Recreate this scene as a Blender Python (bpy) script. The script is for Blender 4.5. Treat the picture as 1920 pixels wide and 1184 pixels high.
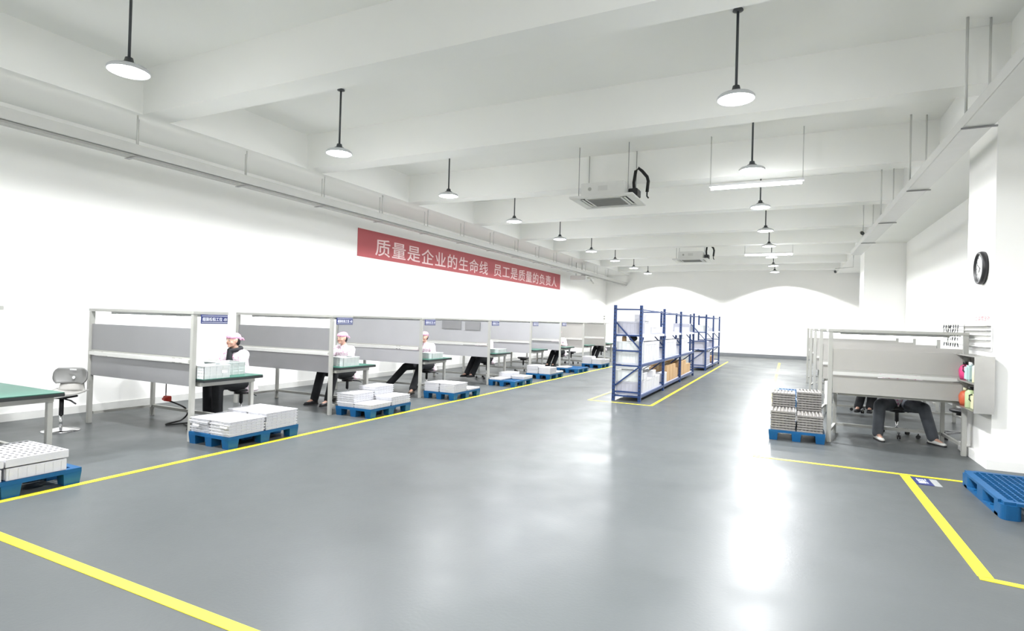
import bpy, bmesh, math, random
from mathutils import Vector, Matrix

for _o in list(bpy.data.objects):
    bpy.data.objects.remove(_o, do_unlink=True)
scene = bpy.context.scene
C = scene.collection
PI = math.pi
rnd = random.Random(7)

# ------------------------------------------------------------------ camera
cam_data = bpy.data.cameras.new('camera')
cam = bpy.data.objects.new('camera', cam_data)
C.objects.link(cam)
cam_data.sensor_fit = 'HORIZONTAL'
cam_data.sensor_width = 36.0
cam_data.lens = 19.8055
cam_data.clip_start = 0.05
cam_data.clip_end = 200
_R = Matrix(((0.8981, -0.0216, 0.4392), (0.4388, -0.0196, -0.8984), (0.0280, 0.9996, -0.0081)))
_q = _R.to_quaternion().normalized()
cam.matrix_world = Matrix.Translation((0, 0, 1.57)) @ _q.to_matrix().to_4x4()
scene.camera = cam

# ------------------------------------------------------------------ world, exposure
world = bpy.data.worlds.new('world')
scene.world = world
world.use_nodes = True
world.node_tree.nodes['Background'].inputs[0].default_value = (0.8, 0.85, 0.9, 1)
world.node_tree.nodes['Background'].inputs[1].default_value = 0.3
scene.view_settings.view_transform = 'Standard'
scene.view_settings.look = 'None'
scene.view_settings.gamma = 1.0
scene.view_settings.use_curve_mapping = False
scene.view_settings.exposure = 0.52
scene.cycles.max_bounces = 10
scene.cycles.diffuse_bounces = 7
scene.cycles.glossy_bounces = 4
scene.cycles.caustics_reflective = False
scene.cycles.caustics_refractive = False
scene.cycles.sample_clamp_indirect = 6.0
scene.cycles.use_denoising = True

LAMP_W = 240.0      # each pendant lamp, downward beam
CORE_W = 470.0       # each pendant lamp, stronger core of the downward beam
FILL_W = 15.0      # each pendant lamp, added all-round fill for ceiling and upper walls
BATTEN_E = 30.0

# ------------------------------------------------------------------ materials
def mat(name, col, rough=0.5, metal=0.0, var=0.04, vscale=6.0, bump=0.0, bscale=60.0,
        emit=0.0, spec=0.5, coat=0.0, trans=0.0, ecol=None):
    m = bpy.data.materials.new(name)
    m.use_nodes = True
    nt = m.node_tree
    b = nt.nodes['Principled BSDF']
    b.inputs['Roughness'].default_value = rough
    b.inputs['Metallic'].default_value = metal
    b.inputs['Specular IOR Level'].default_value = spec
    if coat:
        b.inputs['Coat Weight'].default_value = coat
        b.inputs['Coat Roughness'].default_value = 0.15
    if trans:
        b.inputs['Transmission Weight'].default_value = trans
    tc = nt.nodes.new('ShaderNodeTexCoord')
    n = nt.nodes.new('ShaderNodeTexNoise')
    n.inputs['Scale'].default_value = vscale
    n.inputs['Detail'].default_value = 3.0
    nt.links.new(tc.outputs['Object'], n.inputs['Vector'])
    r = nt.nodes.new('ShaderNodeValToRGB')
    r.color_ramp.elements[0].position = 0.3
    r.color_ramp.elements[1].position = 0.7
    r.color_ramp.elements[0].color = [c * (1 - var) for c in col] + [1]
    r.color_ramp.elements[1].color = [min(1, c * (1 + var)) for c in col] + [1]
    nt.links.new(n.outputs['Fac'], r.inputs['Fac'])
    nt.links.new(r.outputs['Color'], b.inputs['Base Color'])
    if bump:
        n2 = nt.nodes.new('ShaderNodeTexNoise')
        n2.inputs['Scale'].default_value = bscale
        n2.inputs['Detail'].default_value = 4
        nt.links.new(tc.outputs['Object'], n2.inputs['Vector'])
        bp = nt.nodes.new('ShaderNodeBump')
        bp.inputs['Strength'].default_value = bump
        bp.inputs['Distance'].default_value = 0.01
        nt.links.new(n2.outputs['Fac'], bp.inputs['Height'])
        nt.links.new(bp.outputs['Normal'], b.inputs['Normal'])
    if emit:
        b.inputs['Emission Color'].default_value = list(ecol or (1, 1, 1)) + [1]
        b.inputs['Emission Strength'].default_value = emit
    return m

M = {}
M['wall'] = mat('white wall paint', (0.87, 0.865, 0.845), 0.75, var=0.015, vscale=0.6, bump=0.05, bscale=25)
M['ceiling'] = mat('white ceiling paint', (0.82, 0.82, 0.795), 0.85, var=0.02, vscale=0.5, bump=0.05, bscale=20)
M['skirting'] = mat('pale skirting', (0.62, 0.62, 0.60), 0.5)
M['skirting_dark'] = mat('grey skirting', (0.16, 0.17, 0.18), 0.5)
M['yellow'] = mat('yellow floor tape', (0.80, 0.70, 0.02), 0.45, var=0.06, vscale=3)
M['frame'] = mat('pale grey powder coat', (0.36, 0.36, 0.335), 0.4, var=0.02)
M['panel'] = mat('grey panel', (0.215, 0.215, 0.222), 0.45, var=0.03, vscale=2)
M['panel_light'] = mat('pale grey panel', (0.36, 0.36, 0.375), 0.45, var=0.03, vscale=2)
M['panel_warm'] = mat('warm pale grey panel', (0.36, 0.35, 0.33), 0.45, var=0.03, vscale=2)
M['rail'] = mat('white aluminium trunking', (0.56, 0.56, 0.54), 0.35, var=0.02)
M['green'] = mat('green bench mat', (0.014, 0.095, 0.066), 0.4, var=0.08, vscale=4)
M['dark_edge'] = mat('dark board edge', (0.012, 0.015, 0.016), 0.5)
M['blue_pallet'] = mat('blue plastic', (0.004, 0.075, 0.20), 0.5, var=0.10, vscale=5, spec=0.3)
M['blue_rack'] = mat('blue rack enamel', (0.009, 0.034, 0.13), 0.4, var=0.06)
M['rack_shelf'] = mat('pale lilac shelf steel', (0.50, 0.52, 0.62), 0.4, var=0.03)
M['white_foam'] = mat('white foam', (0.56, 0.56, 0.585), 0.6, var=0.02, vscale=15, bump=0.1, bscale=80)
M['white_plastic'] = mat('white plastic', (0.68, 0.68, 0.68), 0.35, var=0.02)
M['clear_crate'] = mat('milky crate plastic', (0.62, 0.64, 0.64), 0.3, var=0.04, vscale=8)
M['grey_crate'] = mat('grey crate plastic', (0.40, 0.40, 0.46), 0.45, var=0.05, vscale=8)
M['carton'] = mat('brown cardboard', (0.42, 0.27, 0.14), 0.8, var=0.07, vscale=9)
M['carton_tape'] = mat('tan packing tape', (0.55, 0.40, 0.20), 0.3)
M['black'] = mat('black plastic', (0.012, 0.012, 0.014), 0.45)
M['rubber'] = mat('black rubber', (0.010, 0.010, 0.010), 0.7)
M['chrome'] = mat('chrome', (0.75, 0.75, 0.76), 0.18, metal=1.0)
M['steel'] = mat('brushed steel', (0.55, 0.54, 0.52), 0.35, metal=0.9, var=0.08, vscale=3)
M['dark_rod'] = mat('dark grey rod', (0.05, 0.055, 0.06), 0.45)
M['thin_rod'] = mat('galvanised rod', (0.30, 0.30, 0.30), 0.4, metal=0.6)
M['lamp_body'] = mat('pale lamp housing', (0.55, 0.56, 0.58), 0.4)
M['lens'] = mat('lit lamp lens', (0.9, 0.9, 0.9), 0.4, emit=40.0, ecol=(0.96, 0.98, 1.0))
M['tube'] = mat('lit tube', (0.9, 0.9, 0.9), 0.4, emit=6.0, ecol=(0.97, 0.98, 1.0))
M['batten'] = mat('lit batten tube', (0.9, 0.9, 0.9), 0.4, emit=BATTEN_E, ecol=(0.96, 0.98, 1.0))
M['red'] = mat('red banner cloth', (0.42, 0.082, 0.092), 0.6, var=0.03, vscale=1.5, bump=0.05)
M['banner_text'] = mat('pale pink lettering', (0.80, 0.62, 0.62), 0.6, var=0.02)
M['sign_blue'] = mat('navy sign', (0.022, 0.032, 0.14), 0.35)
M['sign_text'] = mat('white sign lettering', (0.75, 0.77, 0.85), 0.5)
M['red_text'] = mat('light red lettering', (0.75, 0.16, 0.18), 0.5)
M['skin'] = mat('skin', (0.62, 0.37, 0.28), 0.5, var=0.04, vscale=12, spec=0.35)
M['lip'] = mat('lip', (0.42, 0.13, 0.12), 0.5)
M['hair'] = mat('black hair', (0.012, 0.010, 0.010), 0.5)
M['pink_cap'] = mat('pink cap cloth', (0.72, 0.36, 0.52), 0.8, var=0.18, vscale=40)
M['black_cloth'] = mat('black cloth', (0.012, 0.013, 0.016), 0.85, var=0.2, vscale=10, bump=0.2)
M['grey_cloth'] = mat('slate grey cloth', (0.075, 0.082, 0.095), 0.85, var=0.12, vscale=9, bump=0.2)
M['mauve_cloth'] = mat('mauve cloth', (0.40, 0.24, 0.30), 0.85, var=0.15, vscale=18, bump=0.2)
M['shoe_white'] = mat('white shoe', (0.60, 0.60, 0.57), 0.6)
M['shoe_brown'] = mat('brown shoe', (0.10, 0.07, 0.045), 0.6)
M['grey_seat'] = mat('grey moulded seat', (0.22, 0.22, 0.215), 0.4)
M['pale_seat'] = mat('pale grey seat', (0.46, 0.45, 0.43), 0.45)
M['metal_part'] = mat('dull metal parts', (0.33, 0.31, 0.29), 0.4, metal=0.5, var=0.25, vscale=40)
M['grey_tray'] = mat('grey part tray', (0.22, 0.21, 0.20), 0.5, var=0.12, vscale=20)
M['pink'] = mat('hot pink plastic', (0.72, 0.06, 0.22), 0.4)
M['orange'] = mat('orange plastic', (0.60, 0.12, 0.05), 0.4)
M['cream'] = mat('cream plastic', (0.62, 0.60, 0.40), 0.4)
M['pale_green'] = mat('pale green label', (0.36, 0.44, 0.24), 0.4)
M['pale_cyan'] = mat('pale cyan bottle', (0.45, 0.60, 0.60), 0.3)
M['ac_white'] = mat('white air conditioner', (0.66, 0.66, 0.64), 0.45, var=0.02)
M['ac_grille'] = mat('grey grille', (0.27, 0.27, 0.26), 0.6)
M['clock_face'] = mat('clock face', (0.80, 0.80, 0.80), 0.4)
M['red_plug'] = mat('red plug', (0.62, 0.05, 0.03), 0.4)
M['floor_wear'] = mat('pale scuff', (0.30, 0.31, 0.31), 0.5)

# smock: white cloth with pink sprigs
def make_smock_mat():
    m = mat('pink sprigged smock cloth', (0.80, 0.66, 0.74), 0.85, bump=0.15)
    nt = m.node_tree
    b = nt.nodes['Principled BSDF']
    tc = nt.nodes.new('ShaderNodeTexCoord')
    v = nt.nodes.new('ShaderNodeTexVoronoi')
    v.inputs['Scale'].default_value = 26
    nt.links.new(tc.outputs['Object'], v.inputs['Vector'])
    r = nt.nodes.new('ShaderNodeValToRGB')
    r.color_ramp.elements[0].position = 0.22
    r.color_ramp.elements[1].position = 0.38
    r.color_ramp.elements[0].color = (0.62, 0.22, 0.40, 1)
    r.color_ramp.elements[1].color = (0.82, 0.72, 0.78, 1)
    nt.links.new(v.outputs['Distance'], r.inputs['Fac'])
    nt.links.new(r.outputs['Color'], b.inputs['Base Color'])
    return m
M['smock'] = make_smock_mat()

# epoxy floor: worn grey, glossy with cloudy roughness
def make_floor_mat():
    m = bpy.data.materials.new('grey epoxy floor')
    m.use_nodes = True
    nt = m.node_tree
    b = nt.nodes['Principled BSDF']
    tc = nt.nodes.new('ShaderNodeTexCoord')
    n = nt.nodes.new('ShaderNodeTexNoise')
    n.inputs['Scale'].default_value = 0.35
    n.inputs['Detail'].default_value = 5
    nt.links.new(tc.outputs['Object'], n.inputs['Vector'])
    r = nt.nodes.new('ShaderNodeValToRGB')
    r.color_ramp.elements[0].position = 0.3
    r.color_ramp.elements[1].position = 0.7
    r.color_ramp.elements[0].color = (0.072, 0.080, 0.082, 1)
    r.color_ramp.elements[1].color = (0.084, 0.091, 0.093, 1)
    nt.links.new(n.outputs['Fac'], r.inputs['Fac'])
    nt.links.new(r.outputs['Color'], b.inputs['Base Color'])
    n2 = nt.nodes.new('ShaderNodeTexNoise')
    n2.inputs['Scale'].default_value = 1.3
    n2.inputs['Detail'].default_value = 6
    nt.links.new(tc.outputs['Object'], n2.inputs['Vector'])
    mr = nt.nodes.new('ShaderNodeMapRange')
    mr.inputs['From Min'].default_value = 0.3
    mr.inputs['From Max'].default_value = 0.7
    mr.inputs['To Min'].default_value = 0.30
    mr.inputs['To Max'].default_value = 0.44
    nt.links.new(n2.outputs['Fac'], mr.inputs['Value'])
    nt.links.new(mr.outputs['Result'], b.inputs['Roughness'])
    n3 = nt.nodes.new('ShaderNodeTexNoise')
    n3.inputs['Scale'].default_value = 45
    n3.inputs['Detail'].default_value = 3
    nt.links.new(tc.outputs['Object'], n3.inputs['Vector'])
    bp = nt.nodes.new('ShaderNodeBump')
    bp.inputs['Strength'].default_value = 0.06
    bp.inputs['Distance'].default_value = 0.01
    nt.links.new(n3.outputs['Fac'], bp.inputs['Height'])
    nt.links.new(bp.outputs['Normal'], b.inputs['Normal'])
    b.inputs['Specular IOR Level'].default_value = 0.20
    return m
M['floor'] = make_floor_mat()

# ------------------------------------------------------------------ mesh helpers
class MB:
    def __init__(self):
        self.bm = bmesh.new()
    def box(self, x0, x1, y0, y1, z0, z1, bev=0.0, mi=0):
        x0, x1 = sorted((x0, x1)); y0, y1 = sorted((y0, y1)); z0, z1 = sorted((z0, z1))
        b = self.bm
        vs = [b.verts.new(p) for p in ((x0, y0, z0), (x1, y0, z0), (x1, y1, z0), (x0, y1, z0),
                                       (x0, y0, z1), (x1, y0, z1), (x1, y1, z1), (x0, y1, z1))]
        fs = []
        for q in ((0, 3, 2, 1), (4, 5, 6, 7), (0, 1, 5, 4), (1, 2, 6, 5), (2, 3, 7, 6), (3, 0, 4, 7)):
            f = b.faces.new([vs[i] for i in q]); f.material_index = mi; fs.append(f)
        if bev > 0:
            es = list({e for f in fs for e in f.edges})
            bmesh.ops.bevel(b, geom=es, offset=bev, segments=2, affect='EDGES', clamp_overlap=True)
        return self
    def tube(self, p0, p1, r, n=10, r2=None, mi=0):
        p0, p1 = Vector(p0), Vector(p1)
        r2 = r if r2 is None else r2
        d = (p1 - p0).normalized()
        u = d.orthogonal().normalized(); w = d.cross(u)
        b = self.bm
        A = [b.verts.new(p0 + (u * math.cos(2 * PI * i / n) + w * math.sin(2 * PI * i / n)) * r) for i in range(n)]
        B = [b.verts.new(p1 + (u * math.cos(2 * PI * i / n) + w * math.sin(2 * PI * i / n)) * r2) for i in range(n)]
        for i in range(n):
            f = b.faces.new((A[i], A[(i + 1) % n], B[(i + 1) % n], B[i])); f.material_index = mi; f.smooth = True
        b.faces.new(A[::-1]).material_index = mi
        b.faces.new(B).material_index = mi
        return self
    def path(self, pts, r, n=8):
        pts = [Vector(p) for p in pts]
        b = self.bm
        rings = []
        for i, p in enumerate(pts):
            d = (pts[min(i + 1, len(pts) - 1)] - pts[max(i - 1, 0)]).normalized()
            ref = Vector((0, 0, 1)) if abs(d.z) < 0.9 else Vector((1, 0, 0))
            u = d.cross(ref).normalized(); w = u.cross(d)
            rings.append([b.verts.new(p + (u * math.cos(2 * PI * k / n) + w * math.sin(2 * PI * k / n)) * r) for k in range(n)])
        for a, c in zip(rings, rings[1:]):
            for k in range(n):
                f = b.faces.new((a[k], a[(k + 1) % n], c[(k + 1) % n], c[k])); f.smooth = True
        b.faces.new(rings[0][::-1]); b.faces.new(rings[-1])
        return self
    def bar(self, p0, p1, w, t, up=(0, 0, 1)):
        p0, p1 = Vector(p0), Vector(p1)
        d = (p1 - p0).normalized()
        u = d.cross(Vector(up))
        u = d.orthogonal().normalized() if u.length < 1e-4 else u.normalized()
        v = u.cross(d)
        b = self.bm
        vs = []
        for p in (p0, p1):
            for a, c in ((-1, -1), (1, -1), (1, 1), (-1, 1)):
                vs.append(b.verts.new(p + u * a * w / 2 + v * c * t / 2))
        for q in ((0, 3, 2, 1), (4, 5, 6, 7), (0, 1, 5, 4), (1, 2, 6, 5), (2, 3, 7, 6), (3, 0, 4, 7)):
            b.faces.new([vs[i] for i in q])
        return self
    def lathe(self, prof, c=(0, 0, 0), n=24, axis='z'):
        b = self.bm
        rings = []
        for r, z in prof:
            ring = []
            for k in range(n):
                a = 2 * PI * k / n
                p = (r * math.cos(a), r * math.sin(a), z)
                if axis == 'x':
                    p = (p[2], p[0], p[1])
                elif axis == 'y':
                    p = (p[0], -p[2], p[1])
                ring.append(b.verts.new(Vector(c) + Vector(p)))
            rings.append(ring)
        for a, d in zip(rings, rings[1:]):
            for k in range(n):
                f = b.faces.new((a[k], a[(k + 1) % n], d[(k + 1) % n], d[k])); f.smooth = True
        if prof[0][0] > 1e-5: b.faces.new(rings[0][::-1])
        if prof[-1][0] > 1e-5: b.faces.new(rings[-1])
        return self
    def prism(self, poly, z0, z1, f3=None):
        b = self.bm
        f3 = f3 or (lambda x, y, z: (x, y, z))
        A = [b.verts.new(f3(x, y, z0)) for x, y in poly]
        B = [b.verts.new(f3(x, y, z1)) for x, y in poly]
        n = len(poly)
        for i in range(n):
            b.faces.new((A[i], A[(i + 1) % n], B[(i + 1) % n], B[i]))
        b.faces.new(A[::-1]); b.faces.new(B)
        return self
    def ball(self, c, r, seg=12):
        rx, ry, rz = (r, r, r) if not hasattr(r, '__len__') else r
        m = Matrix.Translation(c) @ Matrix.Diagonal((rx, ry, rz, 1))
        g = bmesh.ops.create_uvsphere(self.bm, u_segments=seg, v_segments=max(6, seg * 2 // 3), radius=1, matrix=m)
        for v in g['verts']:
            for f in v.link_faces: f.smooth = True
        return self
    def build(self, name, m, parent=None, loc=None):
        bm = self.bm
        bmesh.ops.remove_doubles(bm, verts=bm.verts, dist=1e-6)
        bmesh.ops.recalc_face_normals(bm, faces=bm.faces)
        me = bpy.data.meshes.new(name)
        bm.to_mesh(me); bm.free()
        ms = m if isinstance(m, (list, tuple)) else [m]
        for q in ms: me.materials.append(q)
        return link(name, me, parent, loc)

def link(name, me, parent=None, loc=None):
    o = bpy.data.objects.new(name, me)
    C.objects.link(o)
    if parent: o.parent = parent
    if loc: o.location = loc
    return o

def tag(o, label, cat, group=None):
    o['label'] = label; o['category'] = cat
    if group: o['group'] = group
    return o

def thing(name, label, cat, loc=(0, 0, 0), rz=0.0, group=None):
    o = bpy.data.objects.new(name, None)
    o.empty_display_size = 0.1
    C.objects.link(o)
    o.location = loc; o.rotation_euler = (0, 0, rz)
    return tag(o, label, cat, group)

def struct(name, mb, m, label=None):
    o = mb.build(name, m)
    o['kind'] = 'structure'
    if label: o['label'] = label
    return o

def children_of(o):
    return list(o.children)

def copy_tree(o, loc=None, rz=None, label=None, parent=None, group=None):
    c = o.copy(); C.objects.link(c)
    if parent is not None: c.parent = parent
    if loc is not None: c.location = loc
    if rz is not None: c.rotation_euler = (0, 0, rz)
    if label: c['label'] = label
    if group: c['group'] = group
    for ch in children_of(o):
        copy_tree(ch, parent=c)
    return c

ORD = ['first', 'second', 'third', 'fourth', 'fifth', 'sixth', 'seventh', 'eighth', 'ninth', 'tenth', 'eleventh', 'twelfth']

def text_mesh(s, size=1.0, extrude=0.002):
    cu = bpy.data.curves.new('lettering', 'FONT')
    cu.body = s; cu.size = size; cu.extrude = extrude; cu.offset = 0.006
    cu.align_x = 'CENTER'; cu.align_y = 'CENTER'
    o = bpy.data.objects.new('lettering', cu)
    C.objects.link(o)
    bpy.context.view_layer.update()
    dg = bpy.context.evaluated_depsgraph_get()
    me = bpy.data.meshes.new_from_object(o.evaluated_get(dg))
    bpy.data.objects.remove(o, do_unlink=True)
    return me

def fit_text(s, u0, u1, v0, v1, f3, name, m, parent=None, per_char=False):
    """lettering filling the rectangle u0..u1 x v0..v1; f3 maps (u, v, depth) to space"""
    out = bmesh.new()
    cells = [(s, u0, u1)]
    if per_char:
        n = len(s); w = (u1 - u0) / n
        cells = [(ch, u0 + i * w + 0.05 * w, u0 + (i + 1) * w - 0.05 * w) for i, ch in enumerate(s)]
    for ch, a, b in cells:
        me = text_mesh(ch)
        if not me.vertices: continue
        xs = [v.co.x for v in me.vertices]; ys = [v.co.y for v in me.vertices]
        mx, Mx, my, My = min(xs), max(xs), min(ys), max(ys)
        if per_char:
            k = (b - a) / 0.95; kc = (Mx + mx) / 2
            kv = (v1 - v0) / 0.92; vc = (My + my) / 2
            fu = lambda x: (a + b) / 2 + (x - kc) * k
            fv = lambda y: (v0 + v1) / 2 + (y - vc) * kv
        else:
            fu = lambda x: a + (x - mx) / (Mx - mx) * (b - a)
            fv = lambda y: v0 + (y - my) / (My - my) * (v1 - v0)
        for v in me.vertices:
            v.co = Vector(f3(fu(v.co.x), fv(v.co.y), v.co.z))
        out.from_mesh(me)
        bpy.data.meshes.remove(me)
    bmesh.ops.recalc_face_normals(out, faces=out.faces)
    me = bpy.data.meshes.new(name)
    out.to_mesh(me); out.free()
    me.materials.append(m)
    return link(name, me, parent)

# ------------------------------------------------------------------ room shell
XL, XR, YB, YF, ZC = -9.5, 3.25, 31.8, -6.0, 4.93
struct('floor', MB().box(XL - .2, XR + .2, YF - .2, YB + .2, -0.2, 0), M['floor'], 'glossy grey epoxy floor')
struct('ceiling', MB().box(XL - .2, XR + .2, YF - .2, YB + .2, ZC, ZC + .2), M['ceiling'], 'white painted concrete ceiling')
struct('wall_left', MB().box(XL - .2, XL, YF - .2, YB + .2, 0, ZC), M['wall'], 'long white wall on the left')
struct('wall_right', MB().box(XR, XR + .2, YF - .2, YB + .2, 0, ZC), M['wall'], 'white wall on the right behind the columns')
struct('wall_back', MB().box(XL, XR, YB, YB + .2, 0, ZC), M['wall'], 'white wall at the far end of the hall')
struct('wall_front', MB().box(XL, XR, YF - .2, YF, 0, ZC), M['wall'])
struct('baseboard_left', MB().box(XL, XL + .02, YF, YB, 0, 0.11), M['skirting'], 'pale skirting along the left wall')
struct('baseboard_back', MB().box(XL + .02, XR, YB - .02, YB, 0, 0.16), M['skirting_dark'], 'grey skirting along the far wall')
struct('baseboard_right', MB().box(XR - .02, XR, YF, YB - .02, 0, 0.11), M['skirting'])
beam_y = [-4.1, -1.2, 1.75, 4.75, 7.74, 10.9, 14.0, 17.1, 20.15, 23.25, 26.25, 29.3]
for y in beam_y:
    struct('ceiling_beam', MB().box(-8.15, 2.1, y, y + 0.38, 4.3, ZC), M['ceiling'], 'white concrete beam crossing the ceiling')
struct('ceiling_girder', MB().box(XL, -8.15, YF, YB, 4.3, ZC), M['ceiling'], 'white girder running along the left side of the ceiling')
struct('ceiling_girder', MB().box(2.1, XR, YF, YB, 4.3, ZC), M['ceiling'], 'white girder running along the right side of the ceiling')
for i, (y0, y1) in enumerate(((8.33, 9.44), (20.9, 22.0), (-4.2, -3.1))):
    struct('column', MB().box(2.15, XR, y0, y1, 0, 4.3 if i else 4.3), M['wall'], 'square white column on the right')
    b = MB()
    b.box(2.10, 2.15, y0 - .05, y1 + .05, 0, 0.11)
    b.box(2.15, XR, y0 - .05, y0, 0, 0.11)
    b.box(2.15, XR, y1, y1 + .05, 0, 0.11)
    struct('baseboard_column', b, M['wall'], 'white skirting around the column')

# ------------------------------------------------------------------ floor tapes
def tape(pts, w, label):
    for (x0, y0), (x1, y1) in zip(pts, pts[1:]):
        o = MB()
        d = Vector((x1 - x0, y1 - y0, 0)).normalized()
        n = Vector((-d.y, d.x, 0)) * w / 2
        a, b = Vector((x0, y0, 0)), Vector((x1, y1, 0))
        poly = [(p.x, p.y) for p in (a - n, b - n, b + n, a + n)]
        tag(o.prism(poly, 0.0005, 0.0035).build('floor_tape', M['yellow']), label, 'floor tape')
tape([(-5.63, 1.98), (-5.63, 28.0)], 0.07, 'long yellow floor tape beside the left row of blue pallets')
tape([(-5.665, 1.945), (-0.4, 1.945)], 0.07, 'yellow floor tape crossing the bottom left foreground')
tape([(-0.30, 7.50), (-0.27, 27.5)], 0.08, 'yellow floor tape running beside the pallets of metal trays to the far wall')
tape([(-0.34, 7.46), (1.85, 7.44)], 0.055, 'yellow floor tape crossing in front of the right workbench to the grid pallet')
tape([(1.18, 7.41), (1.18, 4.62)], 0.085, 'short yellow floor tape running from the blue floor label to the camera')
tape([(1.14, 4.59), (2.9, 4.40)], 0.06, 'yellow floor tape leaving the picture at the lower right edge')
tape([(-3.56, 10.95), (-3.56, 26.4)], 0.05, 'yellow floor tape along the left side of the blue racks')
tape([(-3.585, 10.93), (-2.285, 10.91)], 0.05, 'yellow floor tape across the near end of the blue rack')
tape([(-2.31, 10.95), (-2.31, 26.4)], 0.06, 'yellow floor tape along the right side of the blue racks')

fl = thing('floor_label', 'small blue floor label with white lettering beside the yellow tape corner', 'floor label', (1.33, 7.22, 0.0005))
MB().box(-.10, .05, -.16, .14, 0, 0.003).build('label_panel', M['sign_blue'], fl)
MB().box(.055, .12, -.16, .14, 0, 0.002).build('label_border', M['floor_wear'], fl)
fit_text('物料区', -.10, .10, -.045, .045, lambda u, v, d: (-.025 - v, u, 0.0034 + d * .1), 'lettering', M['sign_text'], fl)

# ------------------------------------------------------------------ pendant lamps
def make_lamp():
    t = thing('pendant_lamp', '', 'lamp', group='pendant lamps')
    MB().tube((0, 0, 0.09), (0, 0, 0.915), 0.014, 10).build('rod', M['dark_rod'], t)
    MB().lathe([(0.001, 0.93), (0.05, 0.93), (0.055, 0.915), (0.02, 0.905), (0.001, 0.905)], n=16).build('ceiling_flange', M['dark_rod'], t)
    MB().lathe([(0.001, 0.115), (0.035, 0.115), (0.045, 0.07), (0.07, 0.06), (0.075, 0.045), (0.001, 0.045)], n=20).build('driver_cap', M['dark_rod'], t)
    MB().lathe([(0.001, 0.046), (0.09, 0.045), (0.165, 0.018), (0.19, -0.005), (0.19, -0.03), (0.175, -0.03), (0.17, -0.008), (0.001, -0.008)], n=32).build('housing', M['lamp_body'], t)
    MB().lathe([(0.001, -0.012), (0.165, -0.012), (0.165, -0.024), (0.12, -0.033), (0.001, -0.036)], n=32).build('lens', M['lens'], t)
    ld = bpy.data.lights.new('lamp_beam', 'SPOT')
    ld.energy = LAMP_W; ld.spot_size = math.radians(165); ld.spot_blend = 0.14; ld.shadow_soft_size = 0.10
    ld.color = (0.97, 0.985, 1.0)
    lo = bpy.data.objects.new('lamp_beam', ld); C.objects.link(lo); lo.parent = t; lo.location = (0, 0, -0.06)
    lc = bpy.data.lights.new('lamp_core', 'SPOT')
    lc.energy = CORE_W; lc.spot_size = math.radians(140); lc.spot_blend = 1.0; lc.shadow_soft_size = 0.10
    lc.color = (0.97, 0.985, 1.0)
    co = bpy.data.objects.new('lamp_core', lc); C.objects.link(co); co.parent = t; co.location = (0, 0, -0.06)
    ls = bpy.data.lights.new('lamp_fill', 'POINT')  # added point light below the lens, lifts ceiling and upper walls
    ls.energy = FILL_W; ls.shadow_soft_size = 0.10; ls.color = (0.97, 0.985, 1.0)
    so = bpy.data.objects.new('lamp_fill', ls); C.objects.link(so); so.parent = t; so.location = (0, 0, -0.16)
    return t
lamp0 = make_lamp()
lamp_ys = [-2.6, 0.4, 3.37, 6.35, 9.36, 12.33, 15.4, 18.35, 21.3, 24.25, 27.0]  # first two are unseen, added to light the foreground
first = True
for side, x in (('left', -6.04), ('right', -0.54)):
    for k, y in enumerate(lamp_ys):
        lab = 'lit round pendant lamp on dark rod, %s from camera in %s row' % (ORD[max(0, k - 2)], side)
        if k < 2: lab = 'unseen lit round pendant lamp added behind the camera in the %s row' % side
        if first:
            lamp0.location = (x, y, 4.0); lamp0['label'] = lab; first = False
        else:
            copy_tree(lamp0, (x, y, 4.0), label=lab)

# downlights tucked behind the last beam, washing the far wall
for x, w_ in ((-6.1, 'left'), (-0.1, 'right')):
    t = thing('downlight', 'downlight behind the last ceiling beam washing the %s half of the far wall' % w_, 'lamp', (x, 30.1, 4.47), group='downlights by the far wall')
    MB().lathe([(.001, .12), (.10, .12), (.12, .0), (.11, .0), (.09, .09), (.001, .09)], n=24).build('housing', M['lamp_body'], t)
    MB().lathe([(.001, .085), (.088, .085), (.088, .075), (.001, .075)], n=24).build('lens', M['lens'], t)
    MB().tube((0, 0, .121), (0, 0, .459), .012, 8).build('rod', M['dark_rod'], t)
    ld = bpy.data.lights.new('wash_beam', 'SPOT'); ld.energy = 480; ld.spot_size = math.radians(130); ld.spot_blend = .08; ld.shadow_soft_size = .08
    lo = bpy.data.objects.new('wash_beam', ld); C.objects.link(lo); lo.parent = t; lo.location = (0, 0, .02)

# linear battens
def batten(loc, label):
    t = thing('batten_light', label, 'lamp', loc, group='linear lights')
    MB().box(-.75, .75, -.04, .04, 0.03, 0.07).build('housing', M['white_plastic'], t)
    MB().tube((-.72, 0, 0.0), (.72, 0, 0.0), 0.022, 12).build('lamp_tube', M['batten'], t)
    for s in (-1, 1):
        b = MB(); b.tube((s * .73, -.02, .07), (s * .73, -.02, .93), .008, 6); b.tube((s * .73, .02, .07), (s * .73, .02, .93), .008, 6)
        b.build('hanger', M['rail'], t)
    return t
batten((-.55, 10.5, 4.0), 'glowing linear batten light on hangers right of the near air conditioner')
batten((-.62, 20.7, 4.0), 'glowing linear batten light on hangers right of the far air conditioner')

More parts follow.
